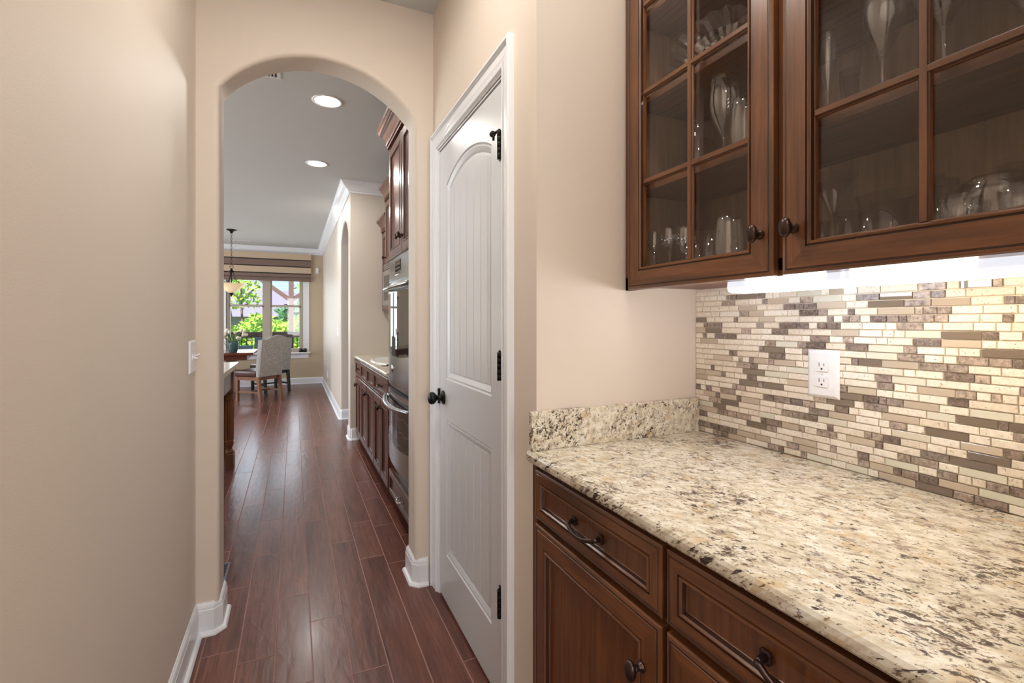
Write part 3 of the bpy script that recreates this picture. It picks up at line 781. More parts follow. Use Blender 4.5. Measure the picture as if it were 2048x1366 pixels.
def p_tumbler(h, w, taper=.85, t_=.0015, base=.006):
    r = w/2; return [(0, 0), (r*taper, 0), (r*taper+.0005, .002), (r, h), (r-t_, h), (r*taper-t_, base), (0, base)]
def p_stemless(h, w, base=.006):
    r = w/2; o_ = [(0, 0), (r*.55, 0), (r*.8, h*.08), (r*.95, h*.2), (r, h*.38), (r*.97, h*.6), (r*.88, h*.85), (r*.82, h)]
    return o_+[(a-.0013, b+(.002 if b < h*.9 else 0)) for a, b in reversed(o_[1:])]+[(0, base)]
def p_bowl(h, w, foot=.4):
    r = w/2; o_ = [(0, 0), (r*foot, 0), (r*(foot+.1), h*.06), (r*.8, h*.4), (r*.95, h*.75), (r, h)]
    return o_+[(a-.002, b+.001) for a, b in reversed(o_[1:])]+[(0, .004)]
def p_martini(h, w):
    r = w/2; return [(0, 0), (r*.65, 0), (r*.65, .002), (.004, .006), (.0035, h*.5), (.005, h*.53), (r, h), (r-.0015, h), (.003, h*.55), (0, h*.55)]
G = 'glasses in the glass front cabinet'
zb = 1.4005
glass_item('cordial_glass', 'clear stemmed cordial glass at the far left of the cabinet bottom', 'glass', G, .99, 1.145, zb, p_wine(.143, .043))
cg = glass_item('etched_cordial_glass', 'stemmed cordial glass with frosted etching, second from left on the cabinet bottom', 'glass', G, 1.0, 1.092, zb, p_wine(.146, .048))
cg2 = glass_item('etched_cordial_glass', 'stemmed cordial glass with frosted etching, partly behind the upright bar of the left door', 'glass', G, .985, 1.010, zb, p_wine(.132, .048))
FROST = plain('frosted_etching', (205, 212, 218), .8)
for g_, zz in ((cg, .11), (cg2, .10)):
    bm = B(); re = random.Random(4)
    for k in range(16):
        a = k*.42; r0 = .0243; zc = zz+.012*math.sin(k*1.3)
        for q in range(3):
            aa = a+re.uniform(-.12, .12); z_ = zc+re.uniform(-.007, .007); s_ = re.uniform(.0016, .003)
            bm.faces.new([bm.verts.new((r0*math.cos(aa+u_*s_/r0), r0*math.sin(aa+u_*s_/r0), z_+v_*s_)) for u_, v_ in ((-1, 0), (-.3, -1), (.8, -.5), (1, .3), (.1, 1))])
    e_ = finish('etching', bm, FROST, None); e_.parent = g_
glass_item('cordial_glass', 'clear cordial glass standing behind the two etched cordial glasses', 'glass', G, 1.09, 1.135, zb, p_wine(.125, .046))
glass_item('tumbler', 'narrow straight tumbler right of the upright bar of the left door', 'glass', G, 1.05, 1.030, zb, p_tumbler(.128, .040, .8))
glass_item('tumbler', 'straight tumbler between the narrow tumbler and the big stemless glass', 'glass', G, 1.0, .935, zb, p_tumbler(.108, .044, .85))
glass_item('stemless_glass', 'large rounded stemless glass by the left door knob', 'glass', G, .97, .857, zb, p_stemless(.130, .070))
glass_item('tumbler', 'small tumbler behind the large stemless glass by the left door knob', 'glass', G, 1.08, .915, zb, p_tumbler(.095, .046, .75))
glass_item('martini_glass', 'wide martini glass at the left edge of the right door, bottom level', 'glass', G, 1.08, .672, zb, p_martini(.190, .095))
glass_item('tumbler', 'small tumbler lowest left behind the right door', 'glass', G, .96, .622, zb, p_tumbler(.070, .034, .85))
glass_item('tumbler', 'short tumbler second from left behind the right door', 'glass', G, 1.02, .606, zb, p_tumbler(.090, .056, .8))
glass_item('trifle_bowl', 'wide flared glass bowl in the lower left pane of the right door', 'bowl', G, 1.09, .570, zb, p_tumbler(.125, .112, .6, .002))
glass_item('tumbler', 'small tumbler in front of the wide flared bowl', 'glass', G, .95, .528, zb, p_tumbler(.062, .034, .7))
glass_item('tumbler', 'narrow tall tumbler just right of the upright bar of the right door', 'glass', G, 1.12, .502, zb, p_tumbler(.150, .026, .95))
glass_item('tumbler', 'tall tumbler right of the narrow tall one behind the right door', 'glass', G, 1.05, .460, zb, p_tumbler(.118, .046, .9))
glass_item('tumbler', 'tall tumbler behind the big round bowl near the right image edge', 'glass', G, 1.13, .400, zb, p_tumbler(.140, .044, .9))
glass_item('punch_bowl', 'big rounded clear bowl in the lower right pane of the right door', 'bowl', G, 1.06, .392, zb, [(0, .0), (.030, 0), (.045, .01), (.056, .04), (.0585, .07), (.054, .095), (.043, .108), (.0415, .108), (.052, .094), (.0565, .07), (.054, .04), (.044, .013), (0, .006)])
glass_item('dessert_bowl', 'small clear bowl in front of the big round bowl', 'bowl', G, .96, .402, zb, p_bowl(.068, .058))
glass_item('dessert_bowl', 'small clear bowl at the right image edge on the cabinet bottom', 'bowl', G, .975, .338, zb, p_bowl(.066, .050))
z2 = 1.6735
glass_item('flower_vase', 'tall slim clear glass vase on the middle shelf behind the left door', 'vase', G, 1.00, .984, z2, p_tumbler(.225, .034, .85))
glass_item('wine_goblet', 'large balloon wine goblet on the middle shelf of the left door', 'glass', G, 1.0, .897, z2, p_wine(.220, .079, .68))
st = glass_item('stemless_glass', 'stemless glass with small etched crest on the middle shelf', 'glass', G, .972, .812, z2, p_stemless(.124, .068))
bm = B()
for k in range(14):
    aa = 2.55+.05*(k % 5); z_ = .108+.009*(k//5)
    bm.faces.new([bm.verts.new((.0372*math.cos(aa+u_*.03), .0372*math.sin(aa+u_*.03), z_+v_*.002)) for u_, v_ in ((-1, -1), (1, -1), (1, 1), (-1, 1))])
e_ = finish('etched_crest', bm, FROST, None); e_.parent = st
glass_item('cake_dome', 'low clear glass dome on the middle shelf behind the left door', 'dome', G, 1.11, 1.075, z2, [(.085, 0), (.086, .03), (.078, .075), (.055, .115), (.02, .14), (.008, .145), (.007, .150), (.012, .158), (.01, .166), (0, .168)], n=32)
glass_item('wine_goblet', 'large wine goblet in the upper left pane of the right door', 'glass', G, 1.0, .533, z2, p_wine(.235, .076, .62))
glass_item('flute_glass', 'slim flute glass at the left edge of the upper right door', 'glass', G, .965, .612, z2, p_wine(.170, .032, .7))
glass_item('tumbler', 'small tumbler between the flute and the large goblet', 'glass', G, 1.1, .648, z2, p_tumbler(.14, .044, .8))
glass_item('wine_goblet', 'large wine goblet just right of the upright bar, upper right door', 'glass', G, 1.0, .440, z2, p_wine(.235, .092, .60))
glass_item('wine_goblet', 'large wine goblet at the right image edge, upper right door', 'glass', G, 1.06, .360, z2, p_wine(.23, .08, .60))
# cut crystal bowl with scalloped rim, tilted on its side against the back
bm = B(); n = 48; rg = []
prof = [(0, 0), (.03, .0), (.05, .004), (.075, .014), (.098, .034), (.113, .058), (.122, .078)]
for i, (r, h) in enumerate(prof):
    if r == 0: rg.append([bm.verts.new((0, 0, 0))]); continue
    ring = []
    for k in range(n):
        a = 2*math.pi*k/n; rr = r; hh = h
        if i >= 2: rr *= 1+(.028 if k % 2 else -.02)*(1 if i < 6 else .6)
        if i == 6: hh += .005*math.cos(a*16)
        ring.append(bm.verts.new((rr*.76*math.cos(a), rr*1.0*math.sin(a), hh)))
    rg.append(ring)
for i in range(len(rg)-1):
    a, b_ = rg[i], rg[i+1]
    for k in range(n):
        q = []
        for x in (a[k % len(a)], a[(k+1) % len(a)], b_[(k+1) % len(b_)], b_[k % len(b_)]):
            if x not in q: q.append(x)
        bm.faces.new(q)
for cx_, cy_, s_ in ((.0, .0, .05), (.062, .0, .022), (-.062, 0, .022), (0, .055, .022), (0, -.055, .022)):
    hh = .002 if s_ > .04 else .022
    for k in range(8):
        a = k*math.pi/4
        p = Vector((cx_, cy_, hh+.004)); d = Vector((math.cos(a), math.sin(a), .15*0)); e = Vector((-math.sin(a), math.cos(a), 0))
        bm.faces.new([bm.verts.new(x) for x in (p, p+d*s_*.5+e*.002, p+d*s_, p+d*s_*.5-e*.002)])
cb = finish('cut_crystal_bowl', bm, CRYST, None); cb.location = (1.12, 1.02, 2.034); cb.rotation_euler = (R(0), R(-72), R(14))
tag(cb, 'cut crystal oval bowl with scalloped rim leaning on the upper shelf', 'bowl')

# ================================================================= LIGHT SWITCH (left wall)
sw = thing('light_switch', 'white double toggle switch plate on the left wall', 'switch', (-.362, 2.21, 1.135))
fs = face_posx(-.362)
bm = B(); rings_front(bm, fs, 2.155, 2.270, 1.072, 1.198, [(0, 0, 0), (0, .002, 0), (.005, .006, 0), (.007, .0065, 0)]); finish('cover_plate', bm, PLASTIC, sw)
for yy, dz in ((2.190, -.006), (2.236, .007)):
    bm = B(); box(bm, -.3556, -.3535, yy-.005, yy+.005, 1.123, 1.147); tube(bm, [(-.356, yy, 1.135), (-.336, yy, 1.135+dz*1.3)], [.0045, .0035], 8); finish('toggle', bm, PLASTIC, sw)
    bm = B(); [lathe(bm, [(0, 0), (.003, 0), (.002, .001), (0, .0015)], (-.3556, yy, zz), 8, 'X') for zz in (1.105, 1.165)]; finish('cover_screw', bm, PLASTIC, sw)

# ================================================================= KITCHEN RUN (right side beyond the arch)
XK = .62
def base_unit(label, y0, y1, drawers, doors):
    c = thing('base_cabinet', label, 'cabinet', (.9, (y0+y1)/2, 0))
    bm = B(); box(bm, XK, 1.21, y0+.001, y1-.001, .085, .883); box(bm, XK+.07, 1.2, y0+.001, y1-.001, 0, .085); finish('carcass', bm, KV, c)
    f = face_negx(XK)
    for a0, a1, p in drawers: cab_drawer(c, f, a0+.004, a1-.004, .705, .868, p, KM, half=.045)
    for a0, a1, k in doors: cab_door(c, f, a0+.004, a1-.004, .09, .692, k, KM)
    return c
base_unit('narrow kitchen base cabinet at the far end of the counter run', 4.96, 5.41, [(4.96, 5.405, True)], [(4.96, 5.185, None), (5.185, 5.405, (5.215, .62))])
base_unit('kitchen base cabinet with two false drawer fronts, below the cooktop', 4.11, 4.958, [(4.53, 4.958, False), (4.11, 4.53, False)], [(4.53, 4.958, (4.565, .62)), (4.11, 4.53, (4.495, .62))])
base_unit('kitchen base cabinet beside the double oven, one wide drawer', 3.42, 4.108, [(3.44, 4.108, True)], [(3.765, 4.108, (3.795, .62)), (3.44, 3.765, (3.735, .62))])
kc = thing('granite_countertop', 'granite counter on the kitchen base cabinets beyond the arch', 'countertop', (.9, 4.4, .885))
bm = B(); counter_slab(bm, .585, 1.214, 3.418, 5.419, .885, .914); finish('slab', bm, GRAN, kc)
bm = B(); box(bm, 1.195, 1.2135, 3.42, 5.40, .914, 1.01); finish('back_splash', bm, GRAN, kc)
# sink
sk = thing('drop_in_sink', 'white oval drop-in sink rim in the kitchen counter', 'sink', (.87, 4.42, .914))
bm = B()
def el(rx, ry, z, n=40): return [bm.verts.new((.88+rx*math.copysign(abs(math.cos(2*math.pi*k/n))**.7, math.cos(2*math.pi*k/n)), 4.42+ry*math.copysign(abs(math.sin(2*math.pi*k/n))**.7, math.sin(2*math.pi*k/n)), z)) for k in range(n)]
ls = [el(.245, .42, .9142), el(.245, .42, .919), el(.235, .41, .924), el(.22, .395, .924), el(.21, .385, .919), el(.20, .375, .9155)]
for i in range(len(ls)-1):
    for k in range(40): bm.faces.new((ls[i][k], ls[i][(k+1) % 40], ls[i+1][(k+1) % 40], ls[i+1][k])).smooth = True
bm.faces.new(ls[-1]); finish('basin', bm, plain('white_enamel', (226, 226, 220), .12), sk)
fc = thing('counter_faucet', 'small chrome and black faucet by the white sink', 'faucet', (.72, 4.02, .914))
bm = B(); lathe(bm, [(0, .0005), (.028, .0005), (.028, .006), (.016, .010), (.014, .05), (.018, .055), (0, .06)], (.72, 4.0, .914), 16); finish('handle', bm, CHROME, fc)
bm = B(); lathe(bm, [(0, .0012), (.034, .0012), (.034, .010), (0, .012)], (.72, 4.0, .914), 16); box(bm, .64, .80, 3.955, 3.965, .9145, .919); finish('base_ring', bm, BLACKM, fc)

def wall_unit(label, xf, y0, y1, z0, z1, doors, crown=True, knobz=None):
    c = thing('wall_cabinet', label, 'cabinet', (1.0, (y0+y1)/2, z0))
    bm = B(); box(bm, xf, 1.213, y0+.001, y1-.001, z0, z1); finish('carcass', bm, KV, c)
    f = face_negx(xf)
    for a0, a1, k in doors: cab_door(c, f, a0+.003, a1-.003, z0+.008, z1-.035, k, KM)
    if crown:
        bm = B(); CR = [(0, z1-.03), (.022, z1-.03), (.022, z1-.015), (.016, z1-.013), (.016, z1-.005), (.028, z1), (.032, z1+.008), (.028, z1+.016), (.034, z1+.034), (.052, z1+.058), (.062, z1+.064), (.062, z1+.074), (.074, z1+.080), (.078, z1+.086), (.078, z1+.10), (0, z1+.10)]
        sweep(bm, [(xf+.03, y0+.001), (xf-.0, y0+.001), (xf-.0, y1-.001), (xf+.3, y1-.001)][1:3], [(o_, z_) for o_, z_ in CR], XYZ)
        sweep(bm, [(xf, y1-.001), (1.2, y1-.001)], [(o_, z_) for o_, z_ in CR], XYZ)
        finish('crown', bm, KH, c)
        bm = B()
        for k in range(int((y1-y0)/.02)): box(bm, xf-.030, xf-.022, y0+.004+.02*k, y0+.014+.02*k, z1-.028, z1-.012)
        finish('dentil', bm, KH, c)['kind'] = 'stuff'
    return c
wall_unit('low kitchen wall cabinet at the far end above the counter', .90, 4.93, 5.415, 1.385, 2.27, [(4.93, 5.41, (4.97, 1.47))])
wall_unit('taller kitchen wall cabinet above the microwave', .85, 4.13, 4.925, 1.85, 2.50, [(4.53, 4.925, (4.885, 1.91)), (4.13, 4.53, (4.49, 1.91))])
wall_unit('kitchen wall cabinet between the microwave and the double oven', .90, 3.43, 4.12, 1.385, 2.27, [(3.775, 4.12, (3.81, 1.47)), (3.43, 3.775, (3.74, 1.47))])
mw = thing('microwave', 'over-counter microwave with vent grille, partly hidden by the oven cabinet', 'microwave', (1.0, 4.53, 1.42))
bm = B(); box(bm, .83, 1.21, 4.14, 4.92, 1.42, 1.845); finish('body', bm, plain('dark_steel', (120, 112, 118), .35, metal=.8), mw)
bm = B(); box(bm, .812, .83, 4.30, 4.92, 1.43, 1.77, bev=.004); d_ = finish('door', bm, STEEL, mw)
bm = B(); box(bm, .809, .8125, 4.38, 4.86, 1.48, 1.72); finish('window', bm, OVENGL, d_)
bm = B()
for k in range(4): box(bm, .818, .830, 4.15, 4.92, 1.785+.015*k, 1.793+.015*k)
finish('vent_slat', bm, STEEL, mw)['kind'] = 'stuff'

# ---- oven tower
ov = thing('oven_cabinet', 'tall brown cabinet that houses the double oven, with crown and two upper doors', 'cabinet', (.9, 2.97, 0))
bm = B()
box(bm, XK, 1.21, 3.385, 3.415, .08, 2.50); box(bm, XK, 1.21, 2.53, 2.56, .08, 2.50); box(bm, XK, 1.21, 2.47, 2.53, 0, 2.50)
box(bm, XK, 1.21, 2.56, 3.385, 1.685, 2.50); box(bm, XK, 1.21, 2.56, 3.385, .08, .262); box(bm, XK+.07, 1.21, 2.56, 3.41, 0, .08)
finish('carcass', bm, KV, ov)
f = face_negx(XK)
cab_door(ov, f, 2.975, 3.40, 1.70, 2.455, (3.005, 1.80), KM); cab_door(ov, f, 2.545, 2.965, 1.70, 2.455, (2.935, 1.80), KM)
dd = cab_drawer(ov, f, 2.55, 3.40, .095, .255, False, KM); arch_pull('drawer_pull', dd, f, 3.0, .165, c0=.0135, half=.045, mat=CHROME)
bm = B(); CR = [(0, 2.482), (.024, 2.482), (.024, 2.492), (.018, 2.494), (.018, 2.500), (.030, 2.504), (.034, 2.512), (.030, 2.520), (.030, 2.525), (.036, 2.545), (.052, 2.565), (.064, 2.572), (.064, 2.580), (.072, 2.584), (.080, 2.596), (.085, 2.600), (.085, 2.625), (0, 2.625)]
sweep(bm, [(XK, 2.47), (XK, 3.415), (1.0, 3.415)], CR, XYZ); finish('crown', bm, KH, ov)
bm = B()
for k in range(62): tube(bm, [(XK-.026, 2.475+.015*k, 2.464), (XK-.026, 2.487+.015*k, 2.479)], .0065, 6)
finish('dentil', bm, KH, ov)['kind'] = 'stuff'
# ---- double oven
do = thing('double_oven', 'stainless steel double wall oven with two bowed handles', 'oven', (.6, 2.97, .34))
OX = .612
def bow(a, amp=.028, y0=2.565, y1=3.38):
    u = (a-(y0+y1)/2)/((y1-y0)/2); return amp*(1-u*u)
def bowed_slab(bm, z0, z1, c0, c1, y0=2.565, y1=3.38, n=16, amp=.028, mat=0):
    a = []; 
    poly = [(y0+(y1-y0)*i/n, c1+bow(y0+(y1-y0)*i/n, amp, y0, y1)) for i in range(n+1)]
    full = [(y0, c0)]+poly+[(y1, c0)]
    prism(bm, full, lambda p, q, c: (OX-q, p, c), z0, z1, mat)
bm = B(); box(bm, OX, 1.15, 2.565, 3.38, .362, 1.68); finish('body', bm, STEEL, do)
bm = B(); bowed_slab(bm, 1.535, 1.678, 0, .012, amp=.012); cp = finish('control_panel', bm, STEEL, do)
bm = B(); fo = face_negx(OX-.0235)
rings_front(bm, fo, 2.93, 3.10, 1.565, 1.655, [(0, 0, 0), (0, .002, 0), (.004, .003, 0)]); dsp = finish('display_panel', bm, OVENGL, cp)
bm = B(); random.seed(5)
for k in range(18):
    yy = 2.94+.026*(k % 6); zz = 1.575+.024*(k//6); box(bm, OX-.0275, OX-.0262, yy, yy+.014, zz, zz+.010)
finish('key', bm, plain('keypad_brown', (96, 84, 78), .4), cp)['kind'] = 'stuff'
for nm, z0, z1, hz in (('upper_oven_door', .865, 1.515, 1.487), ('lower_oven_door', .372, .835, .775)):
    bm = B(); bowed_slab(bm, z0, z1, 0, .018); d_ = finish(nm, bm, STEEL, do)
    bm = B(); wz0, wz1 = (1.085, 1.455) if z0 > .8 else (.535, .80)
    n = 16; poly = []
    y0, y1 = 2.60, 3.345
    rows = [[], []]
    for i in range(n+1):
        y = y0+(y1-y0)*i/n; c = .018+bow(y)+.002; zl = wz0-.028*(1-((y-2.97)/.37)**2)
        rows[0].append(bm.verts.new((OX-c, y, zl))); rows[1].append(bm.verts.new((OX-c, y, wz1)))
    for i in range(n): bm.faces.new((rows[0][i], rows[0][i+1], rows[1][i+1], rows[1][i]))
    finish('oven_window', bm, OVENGL, d_)
    bm = B(); pts = []
    for i in range(17):
        y = 2.60+.745*i/16; pts.append((OX-(.040+bow(y, .05, 2.60, 3.345)), y, hz-.012*(1-((y-2.97)/.37)**2)))
    tube(bm, pts, .0165, 12, sx=1, sy=.75)
    for y in (2.625, 3.32): tube(bm, [(OX-.010, y, hz), (OX-.045, y, hz)], .010, 10)
    finish('oven_handle', bm, CHROME if False else STEEL, d_)
bm = B(); lathe(bm, [(0, 0), (.020, 0), (.018, .003), (0, .004)], (OX-.044, 3.10, .975), 20, 'X', flip=-1, sb=1.2); finish('emblem', bm, CHROME, do)
bm = B(); box(bm, OX-.012, OX, 2.565, 3.38, .840, .860); finish('vent_gap', bm, SLOT, do)
bm = B(); box(bm, .638, .66, 2.565, 3.38, .264, .362); box(bm, .630, .638, 2.565, 3.38, .30, .304); finish('vent_panel', bm, STEEL, do)
bm = B()
for k, zz in enumerate((.44, .52, .60, .66)):   # oven rack wires seen as pale wavy lines in the lower door glass
    pts = [(OX-(.0195+.0022+bow(2.62+.7*i/24)), 2.62+.7*i/24, zz+.1+.008*math.sin(i*1.1+k)) for i in range(25)]
    tube(bm, pts, .0008, 4)
finish('glass_print', bm, plain('pale_print', (110, 116, 124), .4), do)

# ================================================================= ISLAND
il = thing('kitchen_island', 'kitchen island with granite top and fluted corner post, seen past the left arch edge', 'island', (-1.0, 4.0, 0))
bm = B()
prism(bm, [(-1.75, 3.0), (-.49, 3.0), (-.455, 3.03), (-.445, 3.06), (-.445, 4.88), (-.455, 4.915), (-.49, 4.935), (-1.75, 4.93)], XYZ, .878, .914); finish('slab', bm, GRAN, il)
bm = B(); box(bm, -1.70, -.56, 3.06, 4.86, .12, .878); box(bm, -.60, -.49, 3.2, 4.78, .70, .878); box(bm, -1.70, -.52, 3.06, 4.86, 0, .12); finish('body', bm, KV, il)
bm = B(); cx_, cy_ = -.535, 4.84
box(bm, cx_-.06, cx_+.06, cy_-.06, cy_+.06, .66, .878, bev=.003); box(bm, cx_-.06, cx_+.06, cy_-.06, cy_+.06, 0, .13, bev=.003)
n = 40
prof = [(0.058, .13), (0.060, .14), (0.050, .155), (0.043, .17), (0.052, .195), (0.056, .215), (0.052, .235), (0.055, .245)]
lathe(bm, prof, (cx_, cy_, 0), 24); lathe(bm, [(0.055, .595), (0.048, .605), (0.058, .62), (0.053, .64), (0.060, .655), (0.060, .66)], (cx_, cy_, 0), 24)
r0 = [bm.verts.new((cx_+(.056 if k % 4 < 2 else .047)*math.cos(2*math.pi*k/n), cy_+(.056 if k % 4 < 2 else .047)*math.sin(2*math.pi*k/n), .245)) for k in range(n)]
r1 = [bm.verts.new((v.co.x, v.co.y, .60)) for v in r0]
for k in range(n): bm.faces.new((r0[k], r0[(k+1) % n], r1[(k+1) % n], r1[k]))
finish('corner_post', bm, LEGW, il)
bm = B(); fo = face_posx(-.56); rings_front(bm, fo, 3.10, 4.77, .16, .68, [(0, 0, 0), (0, .012, 0), (.05, .012, 0), (.06, .004, 0)]); finish('side_panel', bm, KV, il)
bm = B(); box(bm, -.505, -.497, 4.40, 4.47, .73, .84); finish('outlet_cover', bm, PLASTIC, il)

# ================================================================= CEILING FIXTURES
def can(x, y, label, power):
    t_ = thing('recessed_ceiling_light', label, 'light', (x, y, CH), 'recessed ceiling lights')
    bm = B(); lathe(bm, [(.098, -.001), (.100, -.004), (.090, -.007), (.078, -.004), (.076, -.001)], (x, y, CH), 32, cap=False); finish('trim_ring', bm, CANW, t_, True)
    bm = B(); lathe(bm, [(0, -.012), (.035, -.016), (.060, -.011), (.075, -.003), (.0765, -.0008)], (x, y, CH), 28, cap=False); finish('bulb', bm, BULB, t_, True)
    l = light('can_light_source', 'AREA', (x, y, CH-.03), (0, 0, 0), power, (1, .96, .90), .14); return t_
can(.207, 3.493, 'recessed ceiling light nearest the arch, in the kitchen ceiling', 10)
can(.198, 4.911, 'recessed ceiling light second from the arch, in the kitchen ceiling', 9)
ADDED_NEAR = [(.12, 1.35, 9), (.12, -.6, 9)]
for x, y, p in ADDED_NEAR: light('added_pantry_light', 'AREA', (x, y, CH-.02), (0, 0, 0), p, (1, .95, .88), .14)  # unseen ceiling lamps added to light the passage
light('added_alcove_light', 'AREA', (.60, .67, CH-.02), (0, 0, 0), 6, (1, .95, .88), .14)  # unseen lamp added to brighten the tiled wall
for x, y in ((-1.6, 3.6), (-1.6, 6.2), (.2, 6.6), (-2.6, 8.6)): light('added_kitchen_light', 'AREA', (x, y, CH-.02), (0, 0, 0), 11, (1, .97, .93), .14)  # further unseen lamps added to light the kitchen and dining area
def register(name, label, x0, x1, y0, y1, nsl, along='Y'):
    t_ = thing(name, label, 'vent', ((x0+x1)/2, (y0+y1)/2, CH))
    bm = B(); f3 = lambda a, b, c: (a, b, CH-c)
    rings_front(bm, f3, x0, x1, y0, y1, [(0, .0005, 0), (0, .003, 0), (.012, .007, 0), (.018, .007, 0), (.018, .001, 0)], opening=True); finish('frame', bm, CANW, t_)
    bm = B(); box(bm, x0+.018, x1-.018, y0+.018, y1-.018, CH-.0015, CH-.0005); finish('duct', bm, SLOT, t_)
    for k in range(nsl):
        bm = B(); xx = x0+.02+(x1-x0-.045)*k/(nsl-1)
        prism(bm, [(xx, -.007), (xx+.003, -.007), (xx+.009, -.0015), (xx+.006, -.0015)], lambda a, b, c: (a, c, CH+b), y0+.018, y1-.018); finish('slat', bm, CANW, t_)
register('ceiling_register', 'white ceiling register at the top edge of the arch', -.36, -.07, 3.10, 3.295, 14)
register('ceiling_register', 'long narrow ceiling register near the dining window', -1.02, -.74, 10.10, 10.20, 12)
# floor register
fr_ = thing('floor_register', 'grey metal floor register just past the left arch jamb', 'vent', (-.37, 2.78, 0))
bm = B(); box(bm, -.44, -.305, 2.64, 2.93, .0005, .003); finish('frame', bm, plain('register_grey', (120, 120, 130), .4, metal=.6), fr_)
bm = B(); [box(bm, -.43, -.315, 2.66+.02*k, 2.67+.02*k, .003, .0045) for k in range(13)]; finish('grille_bar', bm, SLOT, fr_)['kind'] = 'stuff'

# ================================================================= PENDANT
px, py = -.925, 9.0
pd = thing('pendant_lamp', 'dark bronze chain pendant with alabaster bowl over the dining table', 'lamp', (px, py, CH))
bm = B(); lathe(bm, [(0, -.001), (.075, -.001), (.072, -.010), (.045, -.022), (.025, -.032), (.022, -.05), (.010, -.062), (0, -.063)], (px, py, CH), 24); finish('canopy', bm, BLACKM, pd, True)
bm = B(); z = CH-.06; k = 0
while z > 2.19:
    pts = [(px+(.010*math.cos(a) if k % 2 == 0 else 0), py+(.010*math.cos(a) if k % 2 else 0), z-.02+.022*math.sin(a)) for a in [i*math.pi/5 for i in range(11)]]
    tube(bm, pts, .0028, 5, cap=False); z -= .036; k += 1
finish('chain', bm, BLACKM, pd)['kind'] = 'stuff'
bm = B(); tube(bm, [(px+.026*math.cos(a), py, 2.165+.026*math.sin(a)) for a in [i*math.pi/8 for i in range(17)]], .004, 6)
lathe(bm, [(0, 2.145), (.012, 2.14), (.016, 2.12), (.038, 2.085), (.040, 2.075), (.020, 2.07), (.008, 2.06), (.008, 1.90), (0, 1.90)], (px, py, 0), 16)
for k in range(3):
    a = k*2*math.pi/3+.2
    tube(bm, [(px+r*math.cos(a), py+r*math.sin(a), zz) for r, zz in ((.028, 2.075), (.035, 2.03), (.055, 1.97), (.10, 1.92), (.17, 1.885), (.24, 1.905))], .005, 6)
finish('frame', bm, BLACKM, pd)
bm = B(); lathe(bm, [(.238, 1.892), (.19, 1.872), (.15, 1.84), (.11, 1.80), (.07, 1.765), (.035, 1.745), (.0, 1.74)], (px, py, 0), 36, cap=False); finish('glass_bowl', bm, ALABAS, pd, True)
bm = B(); lathe(bm, [(0, 1.745), (.035, 1.742), (.030, 1.73), (.012, 1.70), (.008, 1.69), (0, 1.675)], (px, py, 0), 16); finish('finial', bm, BLACKM, pd, True)

# ================================================================= WINDOW + SHADE
WF = plain('window_frame_paint', (176, 166, 150), .4)
bm = B()
fw = face_negy(10.80)
YW = 10.80
for a0, a1, b0, b1 in ((WX0, WX0+.045, WZ0, WZ1), (WX1-.04, WX1, WZ0, WZ1), (-.545, -.43, WZ0, WZ1), (WX0, WX1, WZ0, WZ0+.03), (WX0, WX1, WZ1-.05, WZ1)):
    box(bm, a0, a1, YW-.01, YW+.07, b0, b1)
win = struct('window_1', bm, WF)
for a0, a1 in ((WX0+.045, -.545), (-.43, WX1-.04)):
    bm = B(); zm = 1.59
    for p0, p1, b0, b1, yy in ((a0, a0+.03, WZ0+.03, zm, .0), (a1-.03, a1, WZ0+.03, zm, 0), (a0, a1, WZ0+.03, WZ0+.075, 0), (a0, a1, zm-.02, zm+.025, 0), (a0, a0+.028, zm, WZ1-.05, .03), (a1-.028, a1, zm, WZ1-.05, .03), (a0, a1, zm-.015, zm+.025, .03), (a0, a1, WZ1-.09, WZ1-.05, .03)):
        box(bm, p0, p1, YW+yy+.0, YW+yy+.028, b0, b1)
    finish('sash', bm, WF, win)
    for b0, b1, yy in ((WZ0+.07, zm-.015, .014), (zm+.02, WZ1-.08, .044)):
        bm = B(); box(bm, a0+.02, a1-.02, YW+yy, YW+yy+.004, b0, b1); finish('pane', bm, WPANE, win)
    bm = B(); box(bm, (a0+a1)/2-.03, (a0+a1)/2+.03, YW-.015, YW+.02, zm+.025, zm+.04); finish('sash_lock', bm, BRONZE, win)
bm = B()
box(bm, .17, .285, 10.755, 10.775, .655, 2.42); box(bm, -1.315, -1.20, 10.755, 10.775, .655, 2.42); box(bm, -1.315, .285, 10.755, 10.775, 2.32, 2.42)
box(bm, -1.35, .305, 10.70, 10.80, .625, .655, bev=.004); box(bm, -1.31, .27, 10.757, 10.775, .53, .625)
struct('trim_4', bm, TRIM)
sh = thing('roman_shade', 'striped beige and taupe roman shade with black piping on the dining window', 'shade', (-.5, 10.70, 2.1))
YS = 10.70
def stripe(z0, z1, m, nm, y=YS, d=.02, bev=0):
    bm = B(); box(bm, -1.45, .318, y, y+d, z0, z1, bev=bev); return finish(nm, bm, m, sh)
stripe(2.525, 2.652, SHL, 'beige_band'); stripe(2.512, 2.530, SHB, 'piping', YS-.003, .02); stripe(2.388, 2.517, SHD, 'taupe_band'); stripe(2.376, 2.394, SHB, 'piping', YS-.003, .02)
stripe(2.250, 2.381, SHL, 'beige_band'); stripe(2.237, 2.255, SHB, 'piping', YS-.006, .02)
stripe(2.165, 2.243, SHD, 'taupe_band', YS-.006); stripe(2.156, 2.170, SHB, 'piping', YS-.010, .02)
stripe(2.13, 2.162, SHD, 'fold', YS-.022, .04, .006); stripe(2.105, 2.138, SHD, 'fold', YS-.03, .045, .006); stripe(2.09, 2.112, SHD, 'fold', YS-.036, .05, .006)
